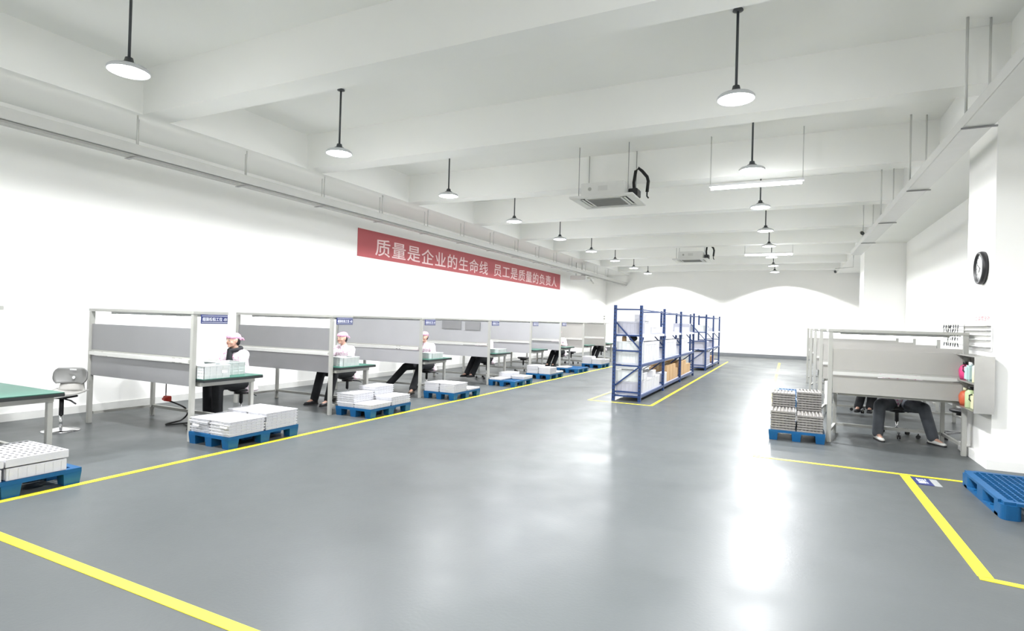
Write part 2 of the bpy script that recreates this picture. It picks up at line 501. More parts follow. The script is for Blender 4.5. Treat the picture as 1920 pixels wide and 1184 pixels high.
# ------------------------------------------------------------------ cable trays
t = thing('cable_tray', 'white cable tray hung high along the left wall', 'cable tray', (-8.35, 0, 3.75))
MB().box(-.11, .11, YF + .1, YB - .1, 0, .14, .006).build('tray', M['rail'], t)
MB().box(-.09, .07, YF + .1, YB - .1, -.035, -.004).build('conduit', M['frame'], t)
for k in range(19):
    y = -4.15 + k * 1.78
    MB().tube((.09, y, .14), (.09, y, 4.3 - 3.752), .011, 6).build('hanger', M['rail'], t)
    MB().tube((-.09, y + .12, .14), (-.09, y + .12, 4.3 - 3.752), .009, 6).build('hanger', M['rail'], t)
    MB().box(-.14, .13, y - .03, y + .03, -.045, -.037).build('bracket', M['thin_rod'], t)
t = thing('cable_tray', 'broad white cable trunk running under the ceiling along the right columns', 'cable tray', (1.765, 0, 3.75))
MB().box(-.135, .135, YF + .1, 19.2, 0, .135, .006).build('tray', M['rail'], t)
for k, y in enumerate([-1.55, 1.45, 4.45, 7.45, 10.5, 13.5, 16.5]):
    MB().tube((-.11, y, .135), (-.11, y, ZC - 3.752), .014, 8).build('hanger', M['rail'], t)
    MB().tube((.11, y + .1, .135), (.11, y + .1, ZC - 3.752), .012, 8).build('hanger', M['rail'], t)
    MB().box(-.15, .16, y - .010, y + .010, -.020, -.002).build('bracket', M['thin_rod'], t)

# ------------------------------------------------------------------ air conditioners
def make_ac():
    t = thing('ceiling_air_conditioner', '', 'air conditioner', group='ceiling air conditioners')
    MB().box(-.42, .42, -.42, .42, .045, .30, .01).build('casing', M['ac_white'], t)
    b = MB()
    for (x0, x1, y0, y1) in ((-.61, .61, -.54, -.42), (-.61, .61, .42, .54), (-.61, -.46, -.42, .42), (.46, .61, -.42, .42)):
        b.box(x0, x1, y0, y1, 0, .04, .008)
    b.box(-.36, .36, -.33, .33, 0.004, .04)
    b.build('fascia_panel', M['ac_white'], t)
    g = MB()
    for k in range(22):
        y = -.29 + k * .0276
        g.box(-.31, .31, y - .005, y + .005, -.006, .003)
    g.box(-.32, .32, -.305, .305, .0, .0035)
    g.build('intake_grille', M['ac_grille'], t)
    for (x0, x1, y0, y1) in ((-.34, .34, -.415, -.335), (-.34, .34, .335, .415), (-.455, -.365, -.32, .32), (.365, .455, -.32, .32)):
        MB().box(x0, x1, y0, y1, .022, .035).build('air_slot', M['black'], t)
        if x1 - x0 > y1 - y0:
            MB().box(x0, x1, (y0 + y1) / 2 - .028, (y0 + y1) / 2 + .012, .006, .012).build('louvre', M['ac_white'], t)
        else:
            MB().box((x0 + x1) / 2 - .028, (x0 + x1) / 2 + .012, y0, y1, .006, .012).build('louvre', M['ac_white'], t)
    for x in (-.50, .46):
        for y in (-.30, .30):
            MB().tube((x, y, .05), (x, y, 1.028), .007, 6).build('hanger_rod', M['thin_rod'], t)
    MB().box(.43, .60, -.16, .12, .06, .20, .01).build('valve_box', M['black'], t)
    MB().path([(.50, 0, .20), (.49, 0, .34), (.52, 0, .56), (.57, 0.0, .61), (.64, .02, .55), (.73, .04, .44), (.75, .05, .36), (.73, .06, .16)], .030, 10).build('insulated_pipe', M['rubber'], t)
    MB().path([(.73, .06, .16), (.73, .06, .08), (.76, .06, .04)], .014, 8).build('drain_pipe', M['rubber'], t)
    MB().tube((-.24, -.4215, .18), (-.24, -.4255, .18), .035, 20).build('knockout_cover', M['frame'], t)
    MB().box(-.08, .10, -.425, -.4215, .14, .23).build('rating_plate', M['rail'], t)
    return t
ac = make_ac(); ac.location = (-3.16, 10.56, 3.90)
ac['label'] = 'white cassette air conditioner hung from the ceiling nearest the camera, black pipe on its right'
copy_tree(ac, (-3.16, 21.2, 3.90), label='smaller looking far white cassette air conditioner hung beyond the near one')

# far suspended unit near the left wall and cameras
t = thing('ventilation_unit', 'small white ventilation unit with pipes hung by the left wall beyond the banner', 'ventilation unit', (-8.75, 25.0, 3.50))
MB().box(-.30, .45, -.5, .5, 0, .2, .02).build('casing', M['ac_white'], t)
for y in (-.4, .4):
    MB().tube((-.05, y, .2), (-.05, y, .799), .015, 6).build('hanger', M['frame'], t)
MB().path([(.47, -.3, .1), (.60, -.3, .10), (.64, -.28, .0), (.64, .1, -.12)], .03, 8).build('pipe', M['frame'], t)

def security_camera(loc, label, base):
    t = thing('security_camera', label, 'camera', loc)
    MB().tube((0, .03, .0), (0, -.17, -.05), .04, 14).build('camera_body', M['black'], t)
    MB().tube((0, -.171, -.0505), (0, -.18, -.053), .03, 14).build('lens', M['dark_rod'], t)
    MB().path(base, .012, 6).build('mount_arm', M['rail'], t)
    return t
security_camera((1.60, 16.2, 3.97), 'black security camera mounted on the right cable trunk', [(0, 0, -.04), (0.02, 0.02, -.08), (.05, .02, -.073), (.06, .02, -.073)])
security_camera((1.55, 24.0, 3.72), 'tiny dark security camera on a bracket near the far right corner', [(0, 0, .03), (0, .02, .10), (.3, .02, .12), (.58, .02, .14), (.58, .02, .575)])

# ------------------------------------------------------------------ banner
bn = thing('banner', 'long red wall banner with pale Chinese slogan', 'banner', (XL, 17.55, 3.04))
MB().box(.002, .008, -6.85, 6.85, 0, .69).build('banner_cloth', M['red'], bn)
f3 = lambda u, v, d: (.0105 + d, u - 17.55, v - 3.04)
fit_text('质量是企业的生命线', 11.32, 17.42, 3.13, 3.57, f3, 'slogan_lettering', M['banner_text'], bn, True)
fit_text('员工是质量的负责人', 17.78, 23.98, 3.13, 3.57, f3, 'slogan_lettering', M['banner_text'], bn, True)

# ------------------------------------------------------------------ wall clock
ck = thing('wall_clock', 'round black-rimmed white wall clock on the right column', 'clock', (2.15, 8.73, 2.37))
MB().lathe([(.001, -.002), (.20, -.002), (.205, -.03), (.195, -.06), (.172, -.062), (.170, -.03), (.001, -.03)], n=40, axis='x').build('case', M['black'], ck)
MB().lathe([(.001, -.031), (.169, -.031), (.169, -.036), (.001, -.036)], n=40, axis='x').build('dial', M['clock_face'], ck)
b = MB()
for k in range(12):
    a = k * PI / 6
    b.bar((-.037, .135 * math.sin(a), .135 * math.cos(a)), (-.037, .158 * math.sin(a), .158 * math.cos(a)), .008, .002, (1, 0, 0))
b.build('hour_marks', M['black'], ck)
MB().bar((-.040, 0, 0), (-.040, .05, -.05), .012, .002, (1, 0, 0)).build('hour_hand', M['black'], ck)
MB().bar((-.043, 0, 0), (-.043, .10, .05), .008, .002, (1, 0, 0)).build('minute_hand', M['black'], ck)

# ------------------------------------------------------------------ workbenches
def make_bench(w, s, full=False, sign=None, lowz=0.66, pm='panel', over=.17, gap=1.36):
    """local origin: foot of the aisle post; bench runs to s*w in x, table towards +y"""
    t = thing('workbench', '', 'workbench')
    e = s * w
    X = lambda x: s * x      # local x measured away from the aisle
    for x in (0, w):
        MB().box(X(x) - .026, X(x) + .026, -.026, .026, 0, 1.53, .003).build('post', M['frame'], t)
    lo, hi = sorted((X(.03), X(w - .03)))
    top = 1.51 if full else gap
    MB().box(lo, hi, -.010, .010, 1.01, top).build('upper_panel', M[pm], t)
    MB().box(lo, hi, -.010, .010, lowz, .93).build('lower_panel', M[pm], t)
    MB().box(lo, hi, -.045, -.011, .94, .985, .004).build('cable_rail', M['rail'], t)
    MB().box(lo, hi, -.018, .018, .988, 1.008).build('panel_rail', M['frame'], t)
    b = MB(); b.box(min(X(-.03), X(w + .03)), max(X(-.03), X(w + .03)), -.03, .44, 1.532, 1.57, .004)
    b.build('canopy', M['frame'], t)
    MB().box(lo + .1, hi - .1, .17, .27, 1.50, 1.531).build('light_housing', M['white_plastic'], t)
    MB().tube((lo + .12, .22, 1.485), (hi - .12, .22, 1.485), .014, 10).build('lamp_tube', M['tube'], t)
    x0, x1 = sorted((X(-over), X(w - .03)))
    b = MB(); b.box(x0, x1, .032, .88, .712, .744, .004); b.build('tabletop', M['dark_edge'], t)
    MB().box(x0 + .004, x1 - .004, .036, .876, .7445, .752).build('bench_mat', M['green'], t)
    b = MB()
    a0, a1 = sorted((X(-.06 if over > 0 else .10), X(w - .04)))
    b.box(a0, a1, .06, .10, .655, .711); b.box(a0, a1, .80, .84, .655, .711)
    b.box(a0, a0 + .04, .10, .80, .655, .711); b.box(a1 - .04, a1, .10, .80, .655, .711)
    b.build('apron', M['frame'], t)
    for x in (-.02 if over > 0 else .12, w - .06):
        MB().box(X(x) - .024, X(x) + .024, .796, .844, 0, .654, .003).build('leg', M['frame'], t)
    c0, c1 = sorted((X(.01 if over > 0 else .15), X(w - .09)))
    MB().box(c0, c1, .80, .84, .12, .16).build('footrest', M['frame'], t)
    for x in (0, w - .03):
        MB().bar((X(x), .03, .14), (X((-.02 if over > 0 else .12) if x == 0 else w - .06), .795, .14), .035, .035).build('side_stretcher', M['frame'], t)
    if sign:
        sp = MB().box(X(-.032), X(-.045), .06, .42, 1.42, 1.531, .002).build('sign_plate', M['sign_blue'], t)
        sp['label'] = 'navy sign plate with white lettering'
        b = MB(); b.box(X(-.0455), X(-.0465), .065, .415, 1.512, 1.518); b.box(X(-.0455), X(-.0465), .065, .415, 1.434, 1.440)
        b.build('sign_stripe', M['rack_shelf'], sp)
        fit_text(sign, .075, .405, 1.452, 1.500, lambda u, v, d: (X(-.0455) + s * -.0012 + d * .2, u, v), 'lettering', M['sign_text'], sp)
    return t

left_ys = [4.42, 6.71, 9.12, 11.92, 14.36, 16.64, 18.88, 21.5]
bench_desc = [
    'grey workbench nearest the camera in left row, woman in black scarf seated behind',
    'grey workbench second in left row, half hidden pink cap beside its navy sign',
    'pale grey workbench third in left row, wide spread black legs under it',
    'pale grey workbench fourth in left row, notice sheets along its top',
    'pale grey workbench fifth in left row, behind the bare fronted pallet',
    'pale grey workbench sixth in left row, behind two equal white stacks',
    'warm grey workbench seventh in left row, behind the nearly empty pallet',
    'warm grey workbench farthest in left row, small beacon above it']
benches = []
for i, y in enumerate(left_ys):
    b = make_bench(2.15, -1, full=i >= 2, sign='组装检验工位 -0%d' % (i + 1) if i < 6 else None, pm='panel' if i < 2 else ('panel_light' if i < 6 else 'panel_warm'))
    b.location = (-6.42, y, 0); b['label'] = bench_desc[i]; b['group'] = 'workbenches in the left row'
    benches.append(b)
b = copy_tree(benches[1], (-6.42, 2.13, 0), label='workbench cut off at left picture edge, only green tabletop and leg showing')
for ch in list(b.children):
    if ch.name.startswith('sign_plate'):
        for g in list(ch.children): bpy.data.objects.remove(g, do_unlink=True)
        bpy.data.objects.remove(ch, do_unlink=True)
rb = make_bench(1.50, 1, lowz=.69, pm='panel_warm', over=-.03, gap=1.30); rb.location = (.55, 9.0, 0); rb['group'] = 'workbenches in the right row'
MB().box(-.062, -.028, -.03, .05, .52, .84, .004).build('socket_box', M['white_plastic'], rb); MB().box(-.0655, -.0625, -.01, .03, .60, .66).build('socket_face', M['black'], rb)
rb['label'] = 'grey workbench nearest the camera in the right row, beside the column with the clock'
for i, y in enumerate((11.4, 13.75, 16.1, 18.4)):
    if i == 0:
        rb2 = make_bench(2.15, 1, lowz=.69, pm='panel_warm', over=-.03, gap=1.30); rb2['group'] = 'workbenches in the right row'
        b = rb2; b.location = (.55, y, 0)
    else:
        b = copy_tree(rb2, (.55, y, 0))
    b['label'] = 'warm grey workbench %s in right row, seen end on behind nearest one' % ORD[i + 1]

# papers on bench four
for k, (x, w_, h_) in enumerate(((-.45, .42, .20), (-1.05, .55, .22))):
    tag(MB().box(-6.42 + x - w_ / 2, -6.42 + x + w_ / 2, 11.885, 11.889, 1.30 + .01 * k, 1.30 + h_).build('notice_sheet', M['panel']),
        ['narrow grey notice sheet beside the sign', 'wide grey notice sheet further from the sign'][k] + ' on the fourth left workbench', 'notice', 'notices on the fourth workbench')

# beacon
t = thing('signal_beacon', 'small dark two-part signal beacon on the farthest left workbench', 'beacon', (-6.5, 21.6, 1.571))
MB().tube((0, 0, 0), (0, 0, .14), .012, 8).build('pole', M['frame'], t)
MB().lathe([(.001, .14), (.035, .14), (.035, .20), (.001, .20)], n=14).build('lamp_segment', M['ac_grille'], t)
MB().lathe([(.001, .23), (.035, .23), (.035, .29), (.001, .29)], n=14).build('lamp_segment', M['ac_grille'], t)
MB().tube((0, 0, .20), (0, 0, .23), .012, 8).build('pole', M['frame'], t)

# ------------------------------------------------------------------ pallets
PX0, PX1, PL = -6.37, -5.67, 1.02
def make_pallet():
    t = thing('pallet', '', 'pallet', group='blue plastic pallets along the left row')
    w, l = PX1 - PX0, PL
    b = MB()
    b.box(0, .06, 0, l, .105, .14); b.box(w - .06, w, 0, l, .105, .14)
    b.box(.06, w - .06, 0, .06, .105, .14); b.box(.06, w - .06, l - .06, l, .105, .14)
    n = 9
    for k in range(1, n):
        x = .06 + (w - .12) * k / n
        b.box(x - .008, x + .008, .06, l - .06, .11, .138)
    for k in range(1, 14):
        y = .06 + (l - .12) * k / 14
        b.box(.06, w - .06, y - .008, y + .008, .11, .137)
    b.build('deck', M['blue_pallet'], t)
    for x in (0, w / 2 - .06, w - .12):
        for y in (0, l / 2 - .07, l - .14):
            f = MB()
            q = [(x + .01, y + .01), (x + .11, y + .01), (x + .11, y + .13), (x + .01, y + .13)]
            q2 = [(x, y), (x + .12, y), (x + .12, y + .14), (x, y + .14)]
            A = [f.bm.verts.new((a, c, 0)) for a, c in q]; B = [f.bm.verts.new((a, c, .1045)) for a, c in q2]
            for i in range(4): f.bm.faces.new((A[i], A[(i + 1) % 4], B[(i + 1) % 4], B[i]))
            f.bm.faces.new(A[::-1]); f.bm.faces.new(B)
            f.build('foot', M['blue_pallet'], t)
    return t
pal_ys = [1.86, 4.36, 6.79, 9.18, 11.85, 14.0, 16.25, 18.62]
pal_names = ['blue pallet cut off by the left edge of the picture', 'blue pallet beside the nearest left workbench', 'blue pallet beside the second left workbench',
             'blue pallet beside the third left workbench', 'blue pallet beside the fourth left workbench, its blue front bare',
             'blue pallet beside the fifth left workbench', 'nearly empty blue pallet beside the sixth left workbench', 'farthest blue pallet of the left row, beside the seventh workbench']
pal0 = make_pallet()
for i, y in enumerate(pal_ys):
    o = pal0 if i == 0 else copy_tree(pal0)
    o.location = (PX0, y, 0); o['label'] = pal_names[i]

# white trays
def tray_mesh(lx, ly, h, holes=False):
    b = MB()
    b.box(0, lx, 0, ly, 0, h * .55, .003)
    b.box(-.009, lx + .009, -.009, ly + .009, h * .62, h * .985, .002)
    n = max(3, int(lx / .06))
    for k in range(n):
        x = lx * (k + .5) / n
        b.box(x - .012, x + .012, -.003, ly + .003, h * .05, h * .5)
    n = max(3, int(ly / .06))
    for k in range(n):
        y = ly * (k + .5) / n
        b.box(-.003, lx + .003, y - .012, y + .012, h * .05, h * .5)
    nx, ny = (4, 9) if holes else (3, 4)
    for i in range(nx):
        for j in range(ny):
            cx, cy = lx * (i + .5) / nx, ly * (j + .5) / ny
            if holes:
                b.tube((cx, cy, h * .986), (cx, cy, h * .995), .015, 10, mi=1)
            else:
                b.box(cx - lx / nx * .38, cx + lx / nx * .38, cy - ly / ny * .38, cy + ly / ny * .38, h * .985, h)
    o = b.build('foam_tray', [M['white_foam'], M['rubber']])
    me = o.data
    bpy.data.objects.remove(o, do_unlink=True)
    return me
TRH = .034
tm_a = tray_mesh(.325, .475, TRH)
tm_b = tray_mesh(.32, .43, .18, True)
n_tray = 0
def tray_stack(x, y, z, n, where, me=tm_a, h=TRH, rz=0.0, jitter=.006, kind='white foam tray'):
    for k in range(n):
        o = link('foam_tray', me, None, (x + rnd.uniform(-jitter, jitter), y + rnd.uniform(-jitter, jitter), z + k * (h + .0006)))
        o.rotation_euler = (0, 0, rz + rnd.uniform(-jitter, jitter) * 2)
        lvl = 'bottom' if k == 0 and n > 1 else ('top' if k == n - 1 and n > 1 else ('only' if n == 1 else ORD[k] + ' up'))
        tag(o, '%s, %s of stack %s' % (kind, lvl, where), 'tray', 'white foam trays on the left pallets')
ZP = .1408
pnm = ['pallet at left edge', 'pallet by nearest bench', 'pallet by second bench', 'pallet by third bench',
       'pallet by fourth bench', 'pallet by fifth bench', 'nearly empty pallet', 'farthest left pallet']
POS = {'A': (.365, .02, 'on near aisle corner of '), 'C': (.365, .52, 'on far aisle corner of '),
       'A0': (.015, .02, 'on near wall corner of '), 'B': (.015, .52, 'on far wall corner of ')}
plan = {1: (('A', 5), ('A0', 5), ('B', 6), ('C', 6)), 2: (('A0', 6), ('A', 2), ('C', 4), ('B', 8)),
        3: (('A0', 5), ('A', 5), ('C', 1)), 4: (('B', 4), ('C', 2), ('A0', 1)), 5: (('A0', 6), ('A', 5), ('C', 1)),
        6: (('A0', 1),), 7: (('A0', 7), ('A', 5), ('C', 4))}
for p, lst in plan.items():
    for key, n in lst:
        dx, dy, w_ = POS[key]
        messy = (p == 1 and key == 'A0')
        tray_stack(PX0 + dx, pal_ys[p] + dy, ZP, n, w_ + pnm[p], jitter=.016 if messy else .005)
for key in ('A', 'A0', 'C', 'B'):
    dx, dy, w_ = POS[key]
    n = 1
    if key in ('C', 'B'): dy -= .045
    tray_stack(PX0 + dx, pal_ys[0] + dy - (.0 if key in 'CB' else .0), ZP, n, w_ + pnm[0], tm_b, .1803, jitter=.003, kind='white holed block tray')
# loose film flaps on the messy stack
for k, (x, y, z) in enumerate(((-6.30, 4.362, .24), (-5.82, 4.36, .26))):
    b = MB()
    b.prism([(0, 0), (.14, -.015), (.17, -.05), (.06, -.04)], 0, .004)
    o = b.build('film_flap', M['white_plastic'], None, (x, y, z)); o.rotation_euler = (.25, 0, 0)
    tag(o, ['white film flap sticking out of messy wall side stack', 'white film flap sticking out of aisle side stack'][k] + ' by nearest bench', 'film')

# right grid pallet by the column
t = thing('grid_pallet', 'blue double-deck grid pallet on the floor by the column at the right edge', 'pallet', (1.66, 6.12, 0))
def rounded(x0, x1, y0, y1, r, n=5):
    pts = []
    for cx, cy, a0 in ((x1 - r, y1 - r, 0), (x0 + r, y1 - r, 90), (x0 + r, y0 + r, 180), (x1 - r, y0 + r, 270)):
        for k in range(n + 1):
            a = math.radians(a0 + 90 * k / n)
            pts.append((cx + r * math.cos(a), cy + r * math.sin(a)))
    return pts
w, l = 1.0, 1.22
b = MB()
b.box(0.0, .07, .10, l - .10, .125, .15); b.box(w - .07, w, .10, l - .10, .125, .15)
b.box(.10, w - .10, 0, .07, .125, .15); b.box(.10, w - .10, l - .07, l, .125, .15)
b.box(.02, .10, .02, .10, .125, .1495); b.box(.02, .10, l - .10, l - .02, .125, .1495); b.box(w - .1, w - .02, .02, .10, .125, .1495); b.box(w - .1, w - .02, l - .1, l - .02, .125, .1495)
for k in range(1, 15):
    x = .07 + (w - .14) * k / 15; b.box(x - .005, x + .005, .07, l - .07, .125, .148)
for k in range(1, 18):
    y = .07 + (l - .14) * k / 18; b.box(.07, w - .07, y - .005, y + .005, .125, .147)
b.build('deck', M['blue_pallet'], t)
b = MB()
for x in (0.0, w / 2 - .07, w - .14):
    b.box(x + (.0 if x else 0), x + .14, .10, l - .10, 0, .025)
for k in range(6):
    b.box(.02, .10, .26 + k * .12, .29 + k * .12, .0255, .032)
b.build('bottom_runner', M['blue_pallet'], t)
for x0, x1 in ((0, .14), (w / 2 - .07, w / 2 + .07), (w - .14, w)):
    for y0, y1 in ((0, .24), (l / 2 - .12, l / 2 + .12), (l - .24, l)):
        MB().prism(rounded(x0, x1, y0, y1, .045), .026 if 0.1 < y0 < .8 else 0, .1245).build('block', M['blue_pallet'], t)

# pallets with metal trays on the right
for i, (x, y) in enumerate(((-.205, 8.72), (-.20, 12.6), (-.20, 13.75))):
    copy_tree(pal0, (x, y, 0), label=['blue pallet carrying stacks of metal part trays by the right workbench post',
                                     'blue pallet farther back beside the right row, beyond the metal trays', 'third blue pallet back in the right row'][i], group='blue pallets beside the right row')
def part_tray_mesh():
    b = MB()
    lx, ly, h = .315, .42, .034
    b.box(0, lx, 0, ly, 0, .010)
    b.box(0, lx, 0, .010, .010, .024); b.box(0, lx, ly - .010, ly, .010, .024)
    b.box(0, .010, .010, ly - .010, .010, .024); b.box(lx - .010, lx, .010, ly - .010, .010, .024)
    for i in range(7):
        for j in range(8):
            cx, cy = lx * (i + .5) / 7, ly * (j + .5) / 8
            b.tube((cx, cy, .0105), (cx, cy, .0335), .016, 6, .010, mi=1)
    o = b.build('part_tray', [M['grey_tray'], M['metal_part']])
    me = o.data; bpy.data.objects.remove(o, do_unlink=True)
    return me
ptm = part_tray_mesh()
for key, (dx, dy, n, w_) in {'a': (.02, .02, 8, 'front left stack'), 'b': (.355, .02, 7, 'front right stack'),
                             'c': (.02, .48, 14, 'tall back left stack'), 'd': (.355, .48, 15, 'tall back right stack')}.items():
    for k in range(n):
        o = link('part_tray', ptm, None, (-.205 + dx + rnd.uniform(-.004, .004), 8.72 + dy + rnd.uniform(-.004, .004), .1405 + k * .0342))
        lvl = 'bottom' if k == 0 else ('top' if k == n - 1 else '%s up' % (ORD + ['thirteenth', 'fourteenth', 'fifteenth'])[k])
        tag(o, 'grey tray of metal parts, %s in %s by right bench post' % (lvl, w_), 'tray', 'trays of metal parts on the right pallet')

# ------------------------------------------------------------------ racks
def make_rack(ys, depth, H, levels, label, group):
    t = thing('storage_rack', label, 'rack', group=group)
    for j, y in enumerate(ys):
        for x in (0, -depth):
            u = MB()
            u.box(x - .028, x + .028, y - .022, y - .016, 0, H); u.box(x - .028, x - .022, y - .016, y + .03, 0, H); u.box(x + .022, x + .028, y - .016, y + .03, 0, H)
            for k in range(int(H / .075)):
                u.box(x - .010, x + .010, y - .0235, y - .0222, .05 + k * .075, .075 + k * .075, mi=1)
            u.box(x - .034, x + .034, y - .027, y + .034, 0.0, .004); u.box(x - .028, x + .028, y - .016, y + .03, H - .006, H)
            u.build('upright', [M['blue_rack'], M['rubber']], t)
        for z in (.085, .17, levels[1] - .06, levels[1] + .24, levels[2] - .05, H - .10):
            MB().box(-depth + .03, -.03, y - .008, y + .012, z, z + .03).build('cross_tie', M['blue_rack'], t)
        MB().bar((-depth + .02, y + .014, .30), (-.02, y + .014, levels[1] - .06), .028, .008, (0, 1, 0)).build('diagonal_brace', M['blue_rack'], t)
        MB().bar((-depth + .02, y + .014, H - .35), (-.02, y + .014, levels[2] - .30), .028, .008, (0, 1, 0)).build('diagonal_brace', M['blue_rack'], t)
    for a, c in zip(ys, ys[1:]):
        for li, z in enumerate(levels):
            for x in (0, -depth):
                MB().box(x - .02, x + .02, a + .032, c - .024, z - .065, z - .012, .003).build('beam', M['blue_rack'] if li < 2 else M['rack_shelf'], t)
            MB().box(-depth + .022, -.022, a + .034, c - .026, z - .022, z).build('shelf_panel', M['rack_shelf'], t)
        MB().box(-.012, .012, a + .032, c - .024, H - .10, H - .075).build('top_rail', M['blue_rack'], t)
        for s in (1, -1):
            yy = c - .026 if s > 0 else a + .034
            MB().bar((0, yy, levels[2] - .26), (0, yy - s * .20, levels[2] - .075), .02, .02, (1, 0, 0)).build('knee_brace', M['blue_rack'], t)
    return t
LV = (.14, .76, 1.36)
r1 = make_rack([0, 2.35, 4.68, 7.05], .53, 1.935, LV, 'tall blue three-bay storage rack standing nearer the camera in the aisle', 'blue storage racks')
r1.location = (-2.62, 11.24, 0)
r2 = make_rack([0, 2.1, 4.2], .53, 1.95, LV, 'smaller looking blue storage rack standing behind the near rack', 'blue storage racks')
r2.location = (-2.52, 20.5, 0)

def box_mesh(name, lx, ly, h, m, lid=True, ribs=0, m2=None, seam=False):
    b = MB()
    b.box(0, lx, 0, ly, 0, h * (.86 if lid else 1), .004)
    if lid: b.box(-.004, lx + .004, -.004, ly + .004, h * .861, h, .004)
    for k in range(ribs):
        y = ly * (k + .5) / ribs
        b.box(-.006, lx + .006, y - .008, y + .008, .01, h * .84)
        x = lx * (k + .5) / ribs
        b.box(x - .008, x + .008, -.006, ly + .006, .01, h * .84)
    if seam:
        b.box(lx * .5 - .025, lx * .5 + .025, -.001, ly + .001, h * .75, h + .001, mi=1)
        b.box(-.0008, lx + .0008, ly * .5 - .002, ly * .5 + .002, h * .2, h + .0005, mi=1)
    o = b.build(name, [m, m2 or m]); me = o.data
    bpy.data.objects.remove(o, do_unlink=True)
    return me
BX = {
    'wf': ('foam_box', box_mesh('foam_box', .22, .26, .26, M['white_foam'], ribs=3), .22, .26, .26, 'white foam box', 'box'),
    'wt': ('foam_box', box_mesh('foam_box', .22, .24, .42, M['white_foam'], ribs=2), .22, .24, .42, 'tall white foam box', 'box'),
    'wl': ('foam_box', box_mesh('foam_box', .24, .34, .14, M['white_foam'], ribs=4), .24, .34, .14, 'low white foam box', 'box'),
    'gc': ('plastic_crate', box_mesh('plastic_crate', .46, .34, .25, M['grey_crate'], ribs=6), .46, .34, .25, 'grey ribbed plastic crate', 'crate'),
    'cc': ('plastic_crate', box_mesh('plastic_crate', .46, .34, .22, M['clear_crate'], ribs=6), .46, .34, .22, 'milky ribbed plastic crate', 'crate'),
    'ct': ('carton', box_mesh('carton', .44, .38, .40, M['carton'], lid=False, m2=M['carton_tape'], seam=True), .44, .38, .40, 'brown cardboard carton', 'carton'),
    'cs': ('carton', box_mesh('carton', .42, .40, .26, M['carton'], lid=False, m2=M['carton_tape'], seam=True), .42, .40, .26, 'low brown cardboard carton', 'carton'),
}
bayname = ['near', 'middle', 'far']
shelf = ['bottom', 'middle', 'top']
cnt = {}
def put(key, rack, rx, ry, rname, li, bay, x, y, z=0.0):
    nm, me, lx, ly, h, desc, cat = BX[key]
    o = link(nm, me, None, (rx + x, ry + y, LV[li] + .001 + z))
    kk = (rname, li, bay, desc); cnt[kk] = cnt.get(kk, 0) + 1
    side = 'aisle side' if x > -.27 else 'wall side'
    tag(o, '%s %s along the %s shelf, %s bay of %s' % (ORD[cnt[kk] - 1], desc, shelf[li], bayname[bay], rname), cat, 'goods on the ' + rname)
    return o
R1 = (r1, -2.62, 11.24, 'near blue rack'); R2 = (r2, -2.52, 20.5, 'far blue rack')
# near rack, bottom shelf
put('gc', *R1, 0, 0, -.50, .06); put('cc', *R1, 0, 0, -.50, .06, .251)
for y in (.44, .72, 1.0, 1.28, 1.56, 1.84): put('wf', *R1, 0, 0, -.25, y)
for y in (.44, .72, 1.0): put('wf', *R1, 0, 0, -.50, y)
for y in (.44, 1.28): put('wl', *R1, 0, 0, -.26, y, .261)
for y in (2.42, 2.72): put('wf', *R1, 0, 1, -.25, y)
for y in (3.02, 3.44, 3.86): put('ct', *R1, 0, 1, -.48, y)
for y in (3.02,): put('cs', *R1, 0, 1, -.47, y + 1.235)
for y in (4.76, 5.18, 5.60): put('ct', *R1, 0, 2, -.48, y)
for y in (6.02, 6.45): put('cs', *R1, 0, 2, -.47, y)
# middle shelf
put('cc', *R1, 1, 0, -.50, .06); put('cc', *R1, 1, 0, -.50, .06, .221)
for y in (.44, .70, .96, 1.22, 1.48, 1.74): put('wt', *R1, 1, 0, -.25, y)
for y in (.44, .72, 1.0): put('wf', *R1, 1, 0, -.50, y)
for y in (2.42, 2.68, 2.94, 3.20, 3.46, 3.72, 3.98): put('wt', *R1, 1, 1, -.25, y)
for y in (4.76, 5.04, 5.32, 5.60, 5.88): put('wt', *R1, 1, 2, -.25, y)
for y in (4.76, 5.04): put('wf', *R1, 1, 2, -.50, y)
# top shelf
put('gc', *R1, 2, 0, -.50, .06)
for y in (.46, .74): put('wf', *R1, 2, 0, -.25, y)
for y in (.46, .82, 1.18): put('wl', *R1, 2, 0, -.50, y)
for y in (.46,): put('wl', *R1, 2, 0, -.25, y, .261)
for y in (1.06, 1.42, 1.78): put('wl', *R1, 2, 0, -.25, y)
for y in (2.45, 2.81, 3.17): put('wl', *R1, 2, 1, -.26, y)
for y in (5.2, 5.56, 5.92): put('wl', *R1, 2, 2, -.26, y)
put('gc', *R1, 2, 2, -.50, 6.35)
# far rack
for y in (.06, .44, .82): put('gc', *R2, 1, 0, -.50, y)
for y in (.06, .44): put('cc', *R2, 2, 0, -.50, y)
for y in (.06, .44, .82, 1.2): put('gc', *R2, 0, 0, -.50, y); put('gc', *R2, 0, 0, -.50, y, .251)
for y in (2.2, 2.6): put('gc', *R2, 1, 1, -.50, y)
for y in (2.2, 2.63): put('cs', *R2, 0, 1, -.47, y)
for y in (2.2, 2.56): put('wl', *R2, 2, 1, -.26, y)

